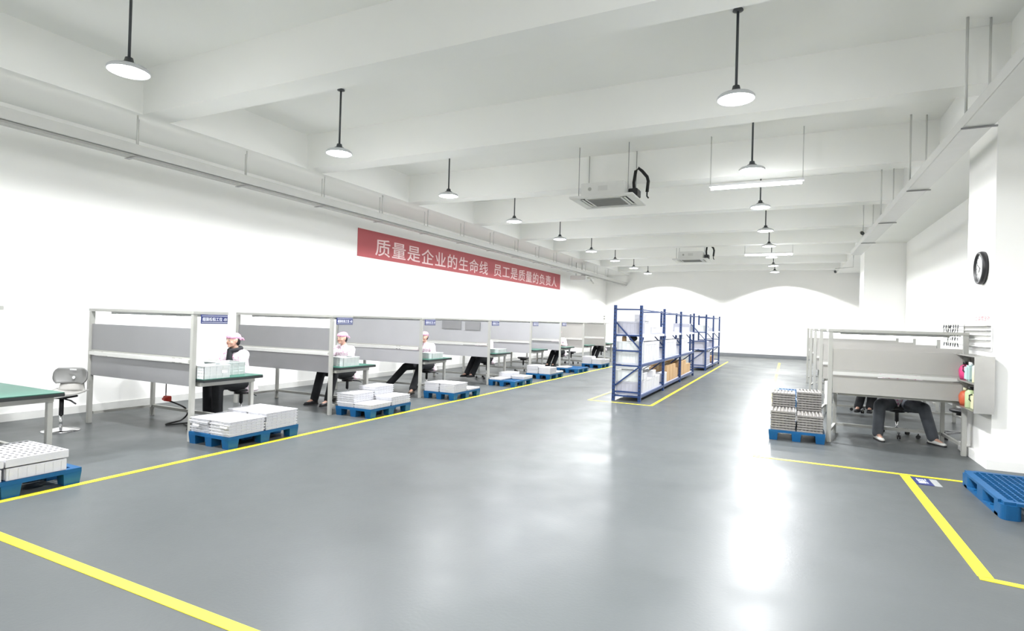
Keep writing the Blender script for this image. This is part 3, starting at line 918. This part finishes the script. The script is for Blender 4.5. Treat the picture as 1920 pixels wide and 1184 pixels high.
# black bag and tan tin on top of the middle crates
o = thing('black_bag', 'black soft bag on the milky crates at the near end of the blue rack', 'bag', (-2.82, 11.44, LV[1] + .443))
b = MB(); b.ball((0, 0, .065), (.085, .09, .065), 16); b.build('bag_body', M['black_cloth'], o)
MB().path([(-.04, 0, .115), (-.03, 0, .145), (.03, 0, .145), (.04, 0, .115)], .007).build('bag_handle', M['black_cloth'], o)
o = thing('tan_jar', 'small tan jar beside the black bag on the near blue rack', 'jar', (-3.0, 11.42, LV[1] + .443))
MB().lathe([(.001, 0), (.045, 0), (.045, .09), (.03, .10), (.001, .10)], n=16).build('jar_body', M['carton'], o)
MB().lathe([(.001, .1005), (.034, .1005), (.034, .118), (.001, .118)], n=16).build('jar_lid', M['cream'], o)
# leaning sheet on the lower near bay
o = MB(); o.bar((-2.585, 11.72, .60), (-2.585, 12.2, .64), .012, .05, (1, 0, 0))
tag(o.build('folded_flap', M['white_plastic'], None, (-.06, 0, .025)), 'white folded sheet on the boxes of the bottom near shelf', 'sheet')

# ------------------------------------------------------------------ crates and tools on the benches
def open_crate(loc, lx, ly, h, label, m, grp=None):
    t = thing('storage_crate', label, 'crate', loc, group=grp)
    b = MB(); tt = .006
    b.box(0, lx, 0, ly, 0, tt)
    b.box(0, lx, 0, tt, tt, h); b.box(0, lx, ly - tt, ly, tt, h)
    b.box(0, tt, tt, ly - tt, tt, h); b.box(lx - tt, lx, tt, ly - tt, tt, h)
    for z in (h * .25, h * .5, h * .75):
        b.box(-.004, lx + .004, -.004, 0, z, z + .008); b.box(lx, lx + .004, 0, ly, z, z + .008); b.box(-.004, 0, 0, ly, z, z + .008); b.box(0, lx, ly, ly + .004, z, z + .008)
    for k in range(5):
        x = lx * k / 4
        b.box(x - .005, x + .005, -.005, 0, 0, h)
        y = ly * k / 4
        b.box(lx, lx + .005, y - .005, y + .005, 0, h)
    b.build('crate_body', m, t)
    r = MB()
    r.box(-.012, lx + .012, -.012, tt, h, h + .014, .003); r.box(-.012, lx + .012, ly - tt, ly + .012, h, h + .014, .003)
    r.box(-.012, tt, tt, ly - tt, h, h + .014); r.box(lx - tt, lx + .012, tt, ly - tt, h, h + .014)
    r.build('rim', m, t)
    return t
ZT = .7525
c = open_crate((-6.52, 4.47, ZT), .24, .34, .15, 'milky white crate on the nearest green bench beside the post', M['clear_crate'], 'crates on the nearest bench')
MB().box(.2455, .2475, .23, .31, .06, .10).build('crate_label', M['white_plastic'], c)
open_crate((-6.80, 4.85, ZT), .30, .36, .15, 'milky white crate on the nearest green bench in front of the woman', M['clear_crate'], 'crates on the nearest bench')
open_crate((-6.60, 6.90, ZT), .26, .36, .13, 'milky white crate on the second green bench beside the post', M['clear_crate'])
for k, (x, y, r) in enumerate(((-6.72, 6.80, .05), (-6.85, 6.95, .055), (-6.80, 7.30, .06))):
    t = thing('plastic_tub', 'small white tub %s on the second green bench' % ['behind the post', 'left of the milky crate', 'at the seated person\'s side'][k], 'tub', (x, y, ZT))
    MB().lathe([(.001, 0), (r * .8, 0), (r, .11), (r * .9, .115), (.001, .10)], n=18).build('tub_body', M['white_plastic'], t)
    MB().lathe([(.001, .1155), (r * .95, .1155), (r * .95, .128), (.001, .130)], n=18).build('tub_lid', M['clear_crate'], t)
def microscope(loc, label):
    t = thing('microscope', label, 'microscope', loc)
    MB().box(-.08, .08, -.10, .10, 0, .025, .006).build('base', M['black'], t)
    MB().tube((0, -.07, .025), (0, -.07, .34), .018, 12).build('column', M['black'], t)
    MB().box(-.04, .04, -.09, .06, .22, .30, .012).build('head', M['black'], t)
    for s in (-1, 1):
        MB().tube((s * .028, .05, .29), (s * .032, .10, .35), .015, 12).build('eyepiece', M['black'], t)
    MB().tube((0, .02, .22), (0, .02, .13), .022, 12, .016).build('objective', M['dark_rod'], t)
    return t
microscope((-7.05, 4.66, ZT), 'black microscope on the nearest green bench behind the post')
microscope((-7.2, 9.45, ZT), 'black microscope on the third green bench behind its panel')
open_crate((-6.62, 12.25, ZT), .3, .4, .08, 'low milky crate on the fourth green bench', M['clear_crate'])
open_crate((-6.62, 9.4, ZT), .28, .38, .10, 'low milky crate on the third green bench', M['clear_crate'])
for k, (x, y) in enumerate(((-6.6, 19.3), (-6.75, 19.4))):
    t = thing('spray_bottle', 'small white spray bottle %s on the seventh green bench' % ['nearer the aisle', 'farther from the aisle'][k], 'bottle', (x, y, ZT))
    MB().lathe([(.001, 0), (.04, 0), (.042, .11), (.015, .15), (.015, .17), (.001, .17)], n=14).build('bottle_body', M['pale_cyan'], t)
    MB().box(-.015, .015, -.05, .02, .1705, .205, .004).build('spray_head', M['white_plastic'], t)

# cable with red connector under the nearest bench
t = thing('power_cable', 'black cable with a red connector under the nearest left workbench', 'cable', (-7.9, 5.05, 0))
pts = []
for k in range(40):
    a = k / 39
    pts.append((.05 + .55 * a, .25 * math.sin(a * 9) * (1 - a * .4), .015 + .28 * max(0, 1 - a * 3.2) ** 1.2))
MB().path(pts, .011, 8).build('cord', M['rubber'], t)
b = MB(); b.box(-.02, .09, -.03, .03, .285, .36, .008); b.box(.0, .07, -.06, -.03, .30, .34, .008); b.build('connector', M['red_plug'], t)
MB().box(-.005, .005, -.005, .005, .36, .654).build('hanging_wire', M['rubber'], t)
t = thing('power_strip', 'black power strip on the floor near the nearest bench post', 'power strip', (-6.75, 4.75, 0))
MB().box(-.16, .16, -.03, .03, 0, .04, .006).build('strip_body', M['black'], t)
MB().path([(-.16, 0, .02), (-.3, .05, .012), (-.5, .2, .012), (-.66, .25, .012)], .008).build('cord', M['rubber'], t)
t = thing('wall_cable', 'thin grey cable looping along the left wall under the nearest bench', 'cable', (XL, 0, 0))
MB().path([(.02, 5.0, .95), (.02, 5.3, .62), (.02, 5.7, .45), (.02, 6.0, .40), (.02, 6.3, .44), (.02, 6.45, .40)], .008).build('cord', M['frame'], t)
MB().box(.002, .03, 6.45, 6.55, .34, .46, .004).build('socket', M['white_plastic'], t)

# ------------------------------------------------------------------ column fittings
cab = thing('wall_cabinet', 'open stainless steel wall cabinet on the right column with two shelves of bottles', 'cabinet', (2.15, 8.66, .64))
# local: opening faces -x, y -.43..+.50, depth .19
b = MB()
b.box(-.19, -.002, -.43, -.418, 0, .66); b.box(-.19, -.002, .488, .50, 0, .66)
b.box(-.19, -.002, -.418, .488, 0, .014); b.box(-.19, -.002, -.418, .488, .646, .66)
b.box(-.016, -.002, -.418, .488, .014, .646)
b.build('cabinet_body', M['steel'], cab)
MB().box(-.188, -.017, -.417, .487, .325, .340).build('shelf', M['steel'], cab)
items = [('pink', 'bulb', -.02 + .30, .341, 'hot pink round bottle on the upper shelf of the steel cabinet'),
         ('pale_cyan', 'jug', .02, .341, 'pale cyan bottle in the middle of the upper shelf of the steel cabinet'),
         ('cream', 'tall', -.28, .341, 'tall cream bottle at the near end of the upper shelf of the steel cabinet'),
         ('orange', 'bulb', .26, .0145, 'orange round bottle on the lower shelf of the steel cabinet'),
         ('pale_green', 'tall', 0.0, .0145, 'pale green canister in the middle of the lower shelf of the steel cabinet'),
         ('cream', 'jug', -.27, .0145, 'cream bottle with dark handle at near end of the steel cabinet lower shelf')]
for m_, kind, y, z, lab in items:
    t = thing('bottle', lab, 'bottle', (2.15 - .115, 8.66 + y, .64 + z), group='bottles in the steel cabinet')
    if kind == 'bulb':
        MB().lathe([(.001, 0), (.05, 0), (.062, .05), (.066, .12), (.045, .17), (.018, .185), (.001, .185)], n=20).build('bottle_body', M[m_], t)
        MB().lathe([(.001, .1855), (.022, .1855), (.022, .22), (.001, .22)], n=14).build('cap', M['black'] if m_ == 'pink' else M['cream'], t)
    elif kind == 'jug':
        MB().box(-.055, .055, -.075, .075, 0, .19, .02).build('bottle_body', M[m_], t)
        MB().lathe([(.001, .1905), (.025, .1905), (.025, .23), (.001, .23)], n=14).build('cap', M['white_plastic'], t)
        MB().path([(-.05, .04, .10), (-.066, .06, .12), (-.066, .06, .17), (-.05, .03, .185)], .008).build('handle', M['black'], t)
    else:
        MB().lathe([(.001, 0), (.058, 0), (.06, .01), (.06, .19), (.03, .22), (.001, .22)], n=20).build('bottle_body', M[m_], t)
        MB().lathe([(.001, .2205), (.03, .2205), (.03, .255), (.001, .255)], n=14).build('cap', M['black'], t)
# small dark and pink odds in the cabinet
t = thing('glove_bundle', 'dark red glove bundle under the pink bottle in the steel cabinet', 'gloves', (2.04, 8.66 + .42, .64 + .341))
b = MB()
for k in range(5):
    b.ball((-.02 + .01 * (k % 2), -.03 + .015 * k, .04 + .018 * (k % 3)), (.035, .022, .04), 10)
b.build('glove', M['pink'], t)

# tool rails on the column, running on past its far edge
tr = thing('tool_rail_rack', 'white tool rack of five rails on the right column above the steel cabinet', 'tool rack', (2.148, 8.36, 1.36))
MB().box(-.012, -.001, -.02, 1.07, 0, .33).build('back_board', M['wall'], tr)
rz = (.30, .245, .19, .135, .05)
for z in rz:
    MB().box(-.055, -.0125, -.01, 2.0, z - .008, z, .002).build('rail', M['ac_grille'] if z > .2 else M['rail'], tr)  # upper two rails darkened to imitate thin shadow lines
for y in (1.12, 1.98):
    MB().box(-.0124, -.002, y - .02, y + .02, .02, .32).build('end_strap', M['frame'], tr)
n = 0
for li, z in enumerate(rz):
    for k in range(7):
        y = 1.14 + k * .12 + rnd.uniform(-.02, .02)
        t = thing('hand_tool', 'small dark hand tool, %s along the %s rail beside the column' % (ORD[k], ['topmost', 'second', 'third', 'fourth', 'lowest'][li]), 'tool', (2.148 - .075, 8.36 + y, 1.36 + z - .012), group='hand tools on the rails')
        q1, q2, q3 = rnd.uniform(-.02, .02), rnd.uniform(-.03, .03), rnd.uniform(.005, .010)
        MB().tube((0, 0, .022), (q1 * .5, q2, -.024), q3, 8, q3 * .6).build('grip', M['black'] if (k + li) % 2 else M['dark_rod'], t)
        MB().path([(.0, 0, .022), (.0, .006, .03), (-.012, .012, .034), (-.03, .012, .024)], .004, 6).build('hook', M['steel'], t)
fit_text('工具摆放处', 8.45, 9.05, 1.72, 1.78, lambda u, v, d: (2.149 + d * .3, 8.75 + (8.75 - u), v), 'wall_lettering', M['red_text'], None, True)
tag(bpy.data.objects['wall_lettering'], 'small light red lettering on the column above the tool rack', 'lettering')

# ------------------------------------------------------------------ grey swivel chair by the left wall
t = thing('swivel_chair', 'grey moulded swivel chair on a chrome pedestal by the left wall', 'chair', (-8.28, 3.95, 0), math.radians(25))
b = MB()
NU, NV = 14, 8
grid = []
for i in range(NU + 1):
    u = -1 + 2 * i / NU
    row = []
    for j in range(NV + 1):
        v = j / NV
        wv = .20 * (1 - .25 * (v - .5) ** 2)
        row.append(Vector((u * .21, -.20 + .38 * v, .455 + .035 * u * u + .03 * (v ** 2) - .012 * math.sin(PI * v))))
    grid.append(row)
def shell(b, grid, nrm):
    n, m = len(grid), len(grid[0])
    A = [[b.bm.verts.new(p) for p in r] for r in grid]
    B = [[b.bm.verts.new(p + Vector(nrm)) for p in r] for r in grid]
    for i in range(n - 1):
        for j in range(m - 1):
            f = b.bm.faces.new((A[i][j], A[i + 1][j], A[i + 1][j + 1], A[i][j + 1])); f.smooth = True
            f = b.bm.faces.new((B[i][j], B[i][j + 1], B[i + 1][j + 1], B[i + 1][j])); f.smooth = True
    for i in range(n - 1):
        b.bm.faces.new((A[i][0], B[i][0], B[i + 1][0], A[i + 1][0])); b.bm.faces.new((A[i][m - 1], A[i + 1][m - 1], B[i + 1][m - 1], B[i][m - 1]))
    for j in range(m - 1):
        b.bm.faces.new((A[0][j], A[0][j + 1], B[0][j + 1], B[0][j])); b.bm.faces.new((A[n - 1][j], B[n - 1][j], B[n - 1][j + 1], A[n - 1][j + 1]))
shell(b, grid, (0, 0, -.018))
b.build('seat', M['pale_seat'], t)
b = MB(); grid = []
for i in range(NU + 1):
    u = -1 + 2 * i / NU
    row = []
    for j in range(NV + 1):
        v = j / NV
        hw = .225 * (1 - abs(2 * v - 1) ** 3 * .25)
        row.append(Vector((u * hw, .20 - .10 * u * u + .03 * v, .585 + .20 * v)))
    grid.append(row)
shell(b, grid, (0, .02, 0)); b.build('backrest', M['grey_seat'], t)
b = MB(); grid = []
for i in range(7):
    u = -1 + i / 3
    row = [Vector((u * (.15 + .03 * (1 - v)), .19 - .05 * u * u + .02 * v, .475 + .12 * v)) for v in (0, .33, .66, 1)]
    grid.append(row)
shell(b, grid, (0, .015, 0)); b.build('back_neck', M['pale_seat'], t)
MB().box(-.045, .045, .165, .172, .755, .775, .003).build('grip_slot', M['white_plastic'], t)
MB().tube((0, .187, .66), (0, .18, .66), .02, 14).build('rivet', M['white_plastic'], t)
MB().box(-.12, .12, -.12, .12, .42, .445, .006).build('swivel_plate', M['black'], t)
MB().tube((0, 0, .20), (0, 0, .42), .025, 14).build('gas_sleeve', M['black'], t)
MB().tube((0, 0, .02), (0, 0, .20), .018, 14).build('gas_column', M['chrome'], t)
MB().path([(.05, -.02, .41), (.16, -.05, .395), (.24, -.07, .36)], .010, 8).build('lever', M['black'], t)
MB().lathe([(.001, .045), (.04, .04), (.10, .022), (.20, .012), (.205, 0), (.001, 0)], n=36).build('pedestal_base', M['chrome'], t)

# ------------------------------------------------------------------ people
def blob(segs, voxel, smooth=4):
    """one continuous surface from tapered segments ((p0, r0), (p1, r1)); r scalar or (rx, ry, rz)"""
    bm = bmesh.new()
    for (p0, r0), (p1, r1) in segs:
        tmp = bmesh.new()
        for p, r in ((p0, r0), (p1, r1)):
            rr = r if hasattr(r, '__len__') else (r, r, r)
            bmesh.ops.create_icosphere(tmp, subdivisions=2, radius=1, matrix=Matrix.Translation(p) @ Matrix.Diagonal((*rr, 1)))
        h = bmesh.ops.convex_hull(tmp, input=tmp.verts)
        dead = list({g for g in h['geom_interior'] + h['geom_unused'] if isinstance(g, bmesh.types.BMVert)})
        bmesh.ops.delete(tmp, geom=dead, context='VERTS')
        me = bpy.data.meshes.new('tmp'); tmp.to_mesh(me); tmp.free()
        bm.from_mesh(me); bpy.data.meshes.remove(me)
    me = bpy.data.meshes.new('tmp'); bm.to_mesh(me); bm.free()
    o = bpy.data.objects.new('tmp', me); C.objects.link(o)
    r = o.modifiers.new('r', 'REMESH'); r.mode = 'VOXEL'; r.voxel_size = voxel
    s = o.modifiers.new('s', 'SMOOTH'); s.factor = .5; s.iterations = smooth
    bpy.context.view_layer.update()
    out = bpy.data.meshes.new_from_object(o.evaluated_get(bpy.context.evaluated_depsgraph_get()))
    bpy.data.objects.remove(o, do_unlink=True)
    for p in out.polygons: p.use_smooth = True
    return out

def named_mesh(name, me, m, parent):
    me.name = name
    me.materials.clear(); me.materials.append(m)
    return link(name, me, parent)

def person(loc, rz, label, legs, hz=.53, thigh=.108, trousers='black_cloth', shoes='black', scarf=False, smock='smock', hands=((-.10, -.50, .79), (.12, -.48, .79)), head_turn=0.0):
    """seated figure facing local -y; legs = ((knee, ankle, toe) for each side)"""
    t = thing('person', label, 'person', loc, rz, 'seated workers')
    V = Vector
    hip = [V((-.095, .02, hz)), V((.095, .02, hz))]
    sh = [V((-.165, -.06, .95)), V((.165, -.06, .95))]
    neck = V((0, -.085, 1.03)); head = V((0, -.125, 1.155))
    body = []
    body += [((V((0, .02, .56)), (.155, .115, .10)), (V((0, -.01, .74)), (.135, .10, .09))),
             ((V((0, -.01, .74)), (.135, .10, .09)), (V((0, -.05, .90)), (.155, .11, .09))),
             ((V((0, -.05, .92)), (.12, .085, .06)), (neck, .052)),
             ((neck, .05), (head + V((0, .01, -.05)), .055)),
             ((head, (.072, .088, .088)), (head + V((0, -.025, -.062)), (.052, .055, .040)))]
    # nose, brow, chin, ears
    body += [((head + V((0, -.090, .005)), .009), (head + V((0, -.103, -.028)), .012)),
             ((head + V((-.03, -.078, .022)), .012), (head + V((.03, -.078, .022)), .012)),
             ((head + V((0, -.070, -.085)), .018), (head + V((0, -.055, -.08)), .024)),
             ((head + V((-.034, -.056, -.030)), .026), (head + V((.034, -.056, -.030)), .026))]
    for s in (-1, 1):
        body.append(((head + V((s * .074, .005, .012)), (.010, .018, .022)), (head + V((s * .070, .0, -.022)), (.009, .012, .014))))
    sm = [((V((0, .02, .55)), (.19, .15, .10)), (V((0, -.01, .74)), (.165, .125, .09))),
          ((V((0, -.01, .74)), (.165, .125, .09)), (V((0, -.05, .90)), (.185, .13, .09))),
          ((V((0, -.05, .92)), (.15, .105, .06)), (V((0, -.08, 1.0)), .066)),
          ((V((0, .06, .52)), (.205, .17, .07)), (V((0, .10, .42)), (.225, .17, .05)))]
    for i, s in enumerate((-1, 1)):
        wr = V(hands[i]) + V((s * .02, .10, .015))
        el = (sh[i] + wr) / 2 + V((s * .10, .06, -.10))
        body += [((sh[i], .055), (el, .042)), ((el, .042), (wr, .028))]
        sm += [((V((s * .10, -.05, .95)), .075), (sh[i], .075)), ((sh[i], .074), (el, .058)), ((el, .058), (wr + (el - wr) * .12, .045))]
        hd = V(hands[i]); fw = (hd - wr).normalized(); sd = V((fw.y, -fw.x, 0)).normalized() * (-s)   # towards the thumb
        palm = wr + fw * .07
        body += [((wr, (.026, .026, .019)), (palm, (.036, .036, .013)))]
        for k, ln in enumerate((.058, .070, .075, .066)):
            off = -sd * (.040 - .0275 * k) * 1.0
            b0 = palm + fw * .012 + off
            m1 = b0 + fw * ln * .55 + off * .25 + V((0, 0, .004))
            m2 = m1 + fw * ln * .45 + off * .12 + V((0, 0, -.020))
            body += [((b0, .0095), (m1, .0085)), ((m1, .0085), (m2, .007))]
        th0 = wr + fw * .025 + sd * .028
        th1 = th0 + fw * .030 + sd * .030; th2 = th1 + fw * .030 + sd * .006 + V((0, 0, -.008))
        body += [((th0, .013), (th1, .011)), ((th1, .011), (th2, .008))]
    tr = [((hip[0], .105), (hip[1], .105)), ((V((0, .02, .56)), (.16, .12, .09)), (V((0, .01, .62)), (.15, .11, .07)))]
    for i in range(2):
        kn, an, toe = (V(p) for p in legs[i])
        body += [((hip[i], .085), (kn, .056)), ((kn, .054), (kn + (an - kn) * .35, .052)), ((kn + (an - kn) * .35, .052), (an, .036)), ((an, .034), (toe, .026))]
        tr += [((hip[i], thigh), (kn, .082)), ((kn, .080), (kn + (an - kn) * .5, .076)), ((kn + (an - kn) * .5, .076), (kn + (an - kn) * .97, .073))]
    bo = named_mesh('body', blob(body, .0075, 3), M['skin'], t)
    named_mesh('trousers', blob(tr, .014, 5), M[trousers], t)
    named_mesh('smock', blob(sm, .012, 5), M[smock], t)
    for i in range(2):
        kn, an, toe = (V(p) for p in legs[i])
        fw = V((toe.x - an.x, toe.y - an.y, 0)).normalized()
        zf = an.z - .085
        base = V((an.x, an.y, zf))
        sho = blob([((base - fw * .035 + V((0, 0, .045)), (.040, .040, .044)), (base + fw * .07 + V((0, 0, .038)), (.042, .042, .036))),
                    ((base + fw * .07 + V((0, 0, .036)), (.043, .043, .034)), (base + fw * .165 + V((0, 0, .028)), (.038, .038, .026))),
                    ((base - fw * .03 + V((0, 0, .07)), .042), (base - fw * .005 + V((0, 0, .09)), .044))], .010, 3)
        so = named_mesh('shoe', sho, M[shoes], t)
        sole = MB()
        n = V((-fw.y, fw.x, 0))
        pts = []
        for a, wd in ((-.072, .026), (-.04, .041), (.07, .044), (.15, .042), (.20, .022)):
            pts.append((base + fw * a + n * wd))
        for a, wd in ((.20, .022), (.15, .042), (.07, .044), (-.04, .041), (-.072, .026)):
            pts.append((base + fw * a - n * wd))
        sole.prism([(p.x, p.y) for p in pts], zf, zf + .02)
        sole.build('sole', M['rubber'], so)
    # face
    for s in (-1, 1):
        e = MB().ball(tuple(head + V((s * .029, -.083, .006))), (.012, .008, .0065), 12).build('eye', M['white_plastic'], bo)
        MB().ball(tuple(head + V((s * .029, -.0895, .006))), (.0055, .003, .0055), 10).build('iris', M['black'], bo)
        MB().path([tuple(head + V((s * .016, -.092, .027))), tuple(head + V((s * .03, -.090, .030))), tuple(head + V((s * .047, -.079, .024)))], .0022, 6).build('eyebrow', M['hair'], bo)
    MB().ball(tuple(head + V((0, -.094, -.052))), (.019, .008, .006), 12).build('mouth', M['lip'], bo)
    # hair under the cap
    hr = [((head + V((0, .02, .01)), (.082, .084, .085)), (head + V((0, .045, -.03)), (.072, .058, .06)))]
    named_mesh('hair', blob(hr, .009, 3), M['hair'], t)
    cp = [((head + V((0, -.012, .052)), (.083, .092, .052)), (head + V((0, .03, .055)), (.086, .085, .062))),
          ((head + V((0, .06, .03)), (.075, .06, .06)), (head + V((0, .105, .035)), (.03, .03, .025)))]
    cap = named_mesh('cap', blob(cp, .009, 4), M['pink_cap'], t)
    for s in (-1, 1):
        MB().path([tuple(head + V((s * .01, .12, .035))), tuple(head + V((s * .022, .145, .03))), tuple(head + V((s * .03, .165, .0)))], .010, 8).build('cap_tie', M['pink_cap'], cap)
    if scarf:
        sc = []
        for k in range(10):
            a0, a1 = 2 * PI * k / 10, 2 * PI * (k + 1) / 10
            q = lambda a: V((.075 * math.sin(a), -.085 - .08 * math.cos(a), 1.025 - .02 * math.cos(a)))
            sc.append(((q(a0), .034), (q(a1), .034)))
        sc += [((V((0, -.17, 1.01)), .040), (V((.02, -.20, .88)), (.055, .03, .04))), ((V((.02, -.19, .9)), (.05, .03, .04)), (V((.03, -.17, .80)), (.06, .025, .03)))]
        named_mesh('scarf', blob(sc, .011, 3), M['black_cloth'], t)
    return t

def stool(loc, label, rz=0.0, base=[None]):
    if base[0] is not None:
        return copy_tree(base[0], loc, rz, label)
    t = thing('work_stool', label, 'stool', loc, rz, 'swivel work stools')
    MB().lathe([(.001, .40), (.15, .40), (.18, .415), (.185, .435), (.17, .45), (.001, .452)], n=28).build('seat', M['black'], t)
    MB().tube((0, 0, .22), (0, 0, .399), .026, 12).build('gas_sleeve', M['black'], t)
    MB().tube((0, 0, .10), (0, 0, .22), .016, 12).build('gas_column', M['chrome'], t)
    for k in range(5):
        a = 2 * PI * k / 5 + .3
        c, s = math.cos(a), math.sin(a)
        MB().bar((c * .02, s * .02, .115), (c * .27, s * .27, .085), .035, .025).build('base_arm', M['chrome'], t)
        w_ = MB()
        w_.tube((c * .27 - s * .022, s * .27 + c * .022, .028), (c * .27 - s * .006, s * .27 + c * .006, .028), .0275, 14)
        w_.tube((c * .27 + s * .006, s * .27 - c * .006, .028), (c * .27 + s * .022, s * .27 - c * .022, .028), .0275, 14)
        w_.tube((c * .27, s * .27, .03), (c * .27, s * .27, .074), .008, 8)
        w_.build('caster', M['rubber'], t)
    MB().lathe([(.06, .395), (.10, .395), (.10, .36), (.06, .36)], n=16).build('tilt_plate', M['black'], t)
    MB().path([(.08, .02, .37), (.2, .05, .36), (.25, .06, .34)], .008).build('lever', M['black'], t)
    base[0] = t
    return t

def leg(kx, ky, kz, ax, ay, az, tx, ty):
    return ((kx, ky, kz), (ax, ay, az), (tx, ty, max(.035, az - .055)))
std = (leg(-.13, -.40, .54, -.15, -.36, .085, -.16, -.50), leg(.13, -.40, .54, .13, -.34, .085, .15, -.48))
P = []
person((-7.32, 5.78, 0), 0.0, 'woman in pink cap, black scarf and sprigged smock seated behind nearest left bench',
       (leg(-.16, -.38, .54, -.18, -.36, .085, -.19, -.50), leg(.06, -.40, .54, .02, -.36, .085, .02, -.50)), scarf=True)
stool((-7.32, 5.82, 0), 'work stool under the woman in the black scarf')
person((-7.28, 8.0, 0), 0.0, 'person in pink cap and black trousers seated behind the second left bench',
       (leg(-.11, -.50, .56, -.14, -.62, .085, -.16, -.76), leg(.15, -.46, .56, .16, -.60, .085, .17, -.74)), hands=((-.12, -.52, .79), (.12, -.50, .79)))
stool((-7.28, 8.04, 0), 'work stool under the person at the second left bench', .4)
person((-7.12, 10.32, 0), 0.15, 'person at the third left bench with black trousered legs spread wide',
       (leg(-.32, -.34, .50, -.62, -.52, .10, -.74, -.58), leg(.08, -.42, .56, .10, -.80, .085, .12, -.94)), shoes='shoe_brown')
stool((-7.12, 10.36, 0), 'work stool under the person with spread legs at the third left bench', .2)
p4 = person((-7.15, 13.15, 0), -.1, 'person at the fourth left bench with one dark leg stretched forward',
       (leg(-.12, -.42, .54, -.22, -.56, .16, -.26, -.70), leg(.06, -.42, .54, -.04, -.55, .16, -.06, -.68)))
stool((-7.15, 13.19, 0), 'work stool under the person at the fourth left bench', .9)
def again(src, loc, rz, label): return copy_tree(src, loc, rz, label)
again(p4, (-6.92, 17.90, 0), 0.1, 'person in dark trousers seated at the sixth left bench')
stool((-6.92, 17.94, 0), 'work stool under the person at the sixth left bench', .5)
again(p4, (-6.95, 22.75, 0), 0.0, 'person in dark trousers seated at the farthest left bench')
stool((-6.95, 22.79, 0), 'work stool under the person at the farthest left bench', .1)
for k, (x, y, n_) in enumerate(((-7.2, 15.6, 'fifth'), (-7.3, 20.1, 'seventh'))):
    stool((x, y, 0), 'empty work stool behind the %s left bench' % n_, .3 + k)
person((1.50, 10.08, 0), 0.0, 'person with slate grey trousers and white shoes, knees apart under the nearest right bench',
       (leg(-.27, -.38, .49, -.30, -.47, .085, -.27, -.61), leg(.25, -.40, .49, .36, -.41, .085, .44, -.53)), .49, .125, trousers='grey_cloth', shoes='shoe_white')
stool((1.50, 10.12, 0), 'work stool with black casters under the person in slate grey trousers', .6)
again(p4, (1.42, 12.65, 0), 0.0, 'person in black trousers seated at the second right bench')
stool((1.42, 12.69, 0), 'work stool under the person at the second right bench', .2)
stool((2.35, 10.3, 0), 'empty work stool standing just behind the right column', .8)
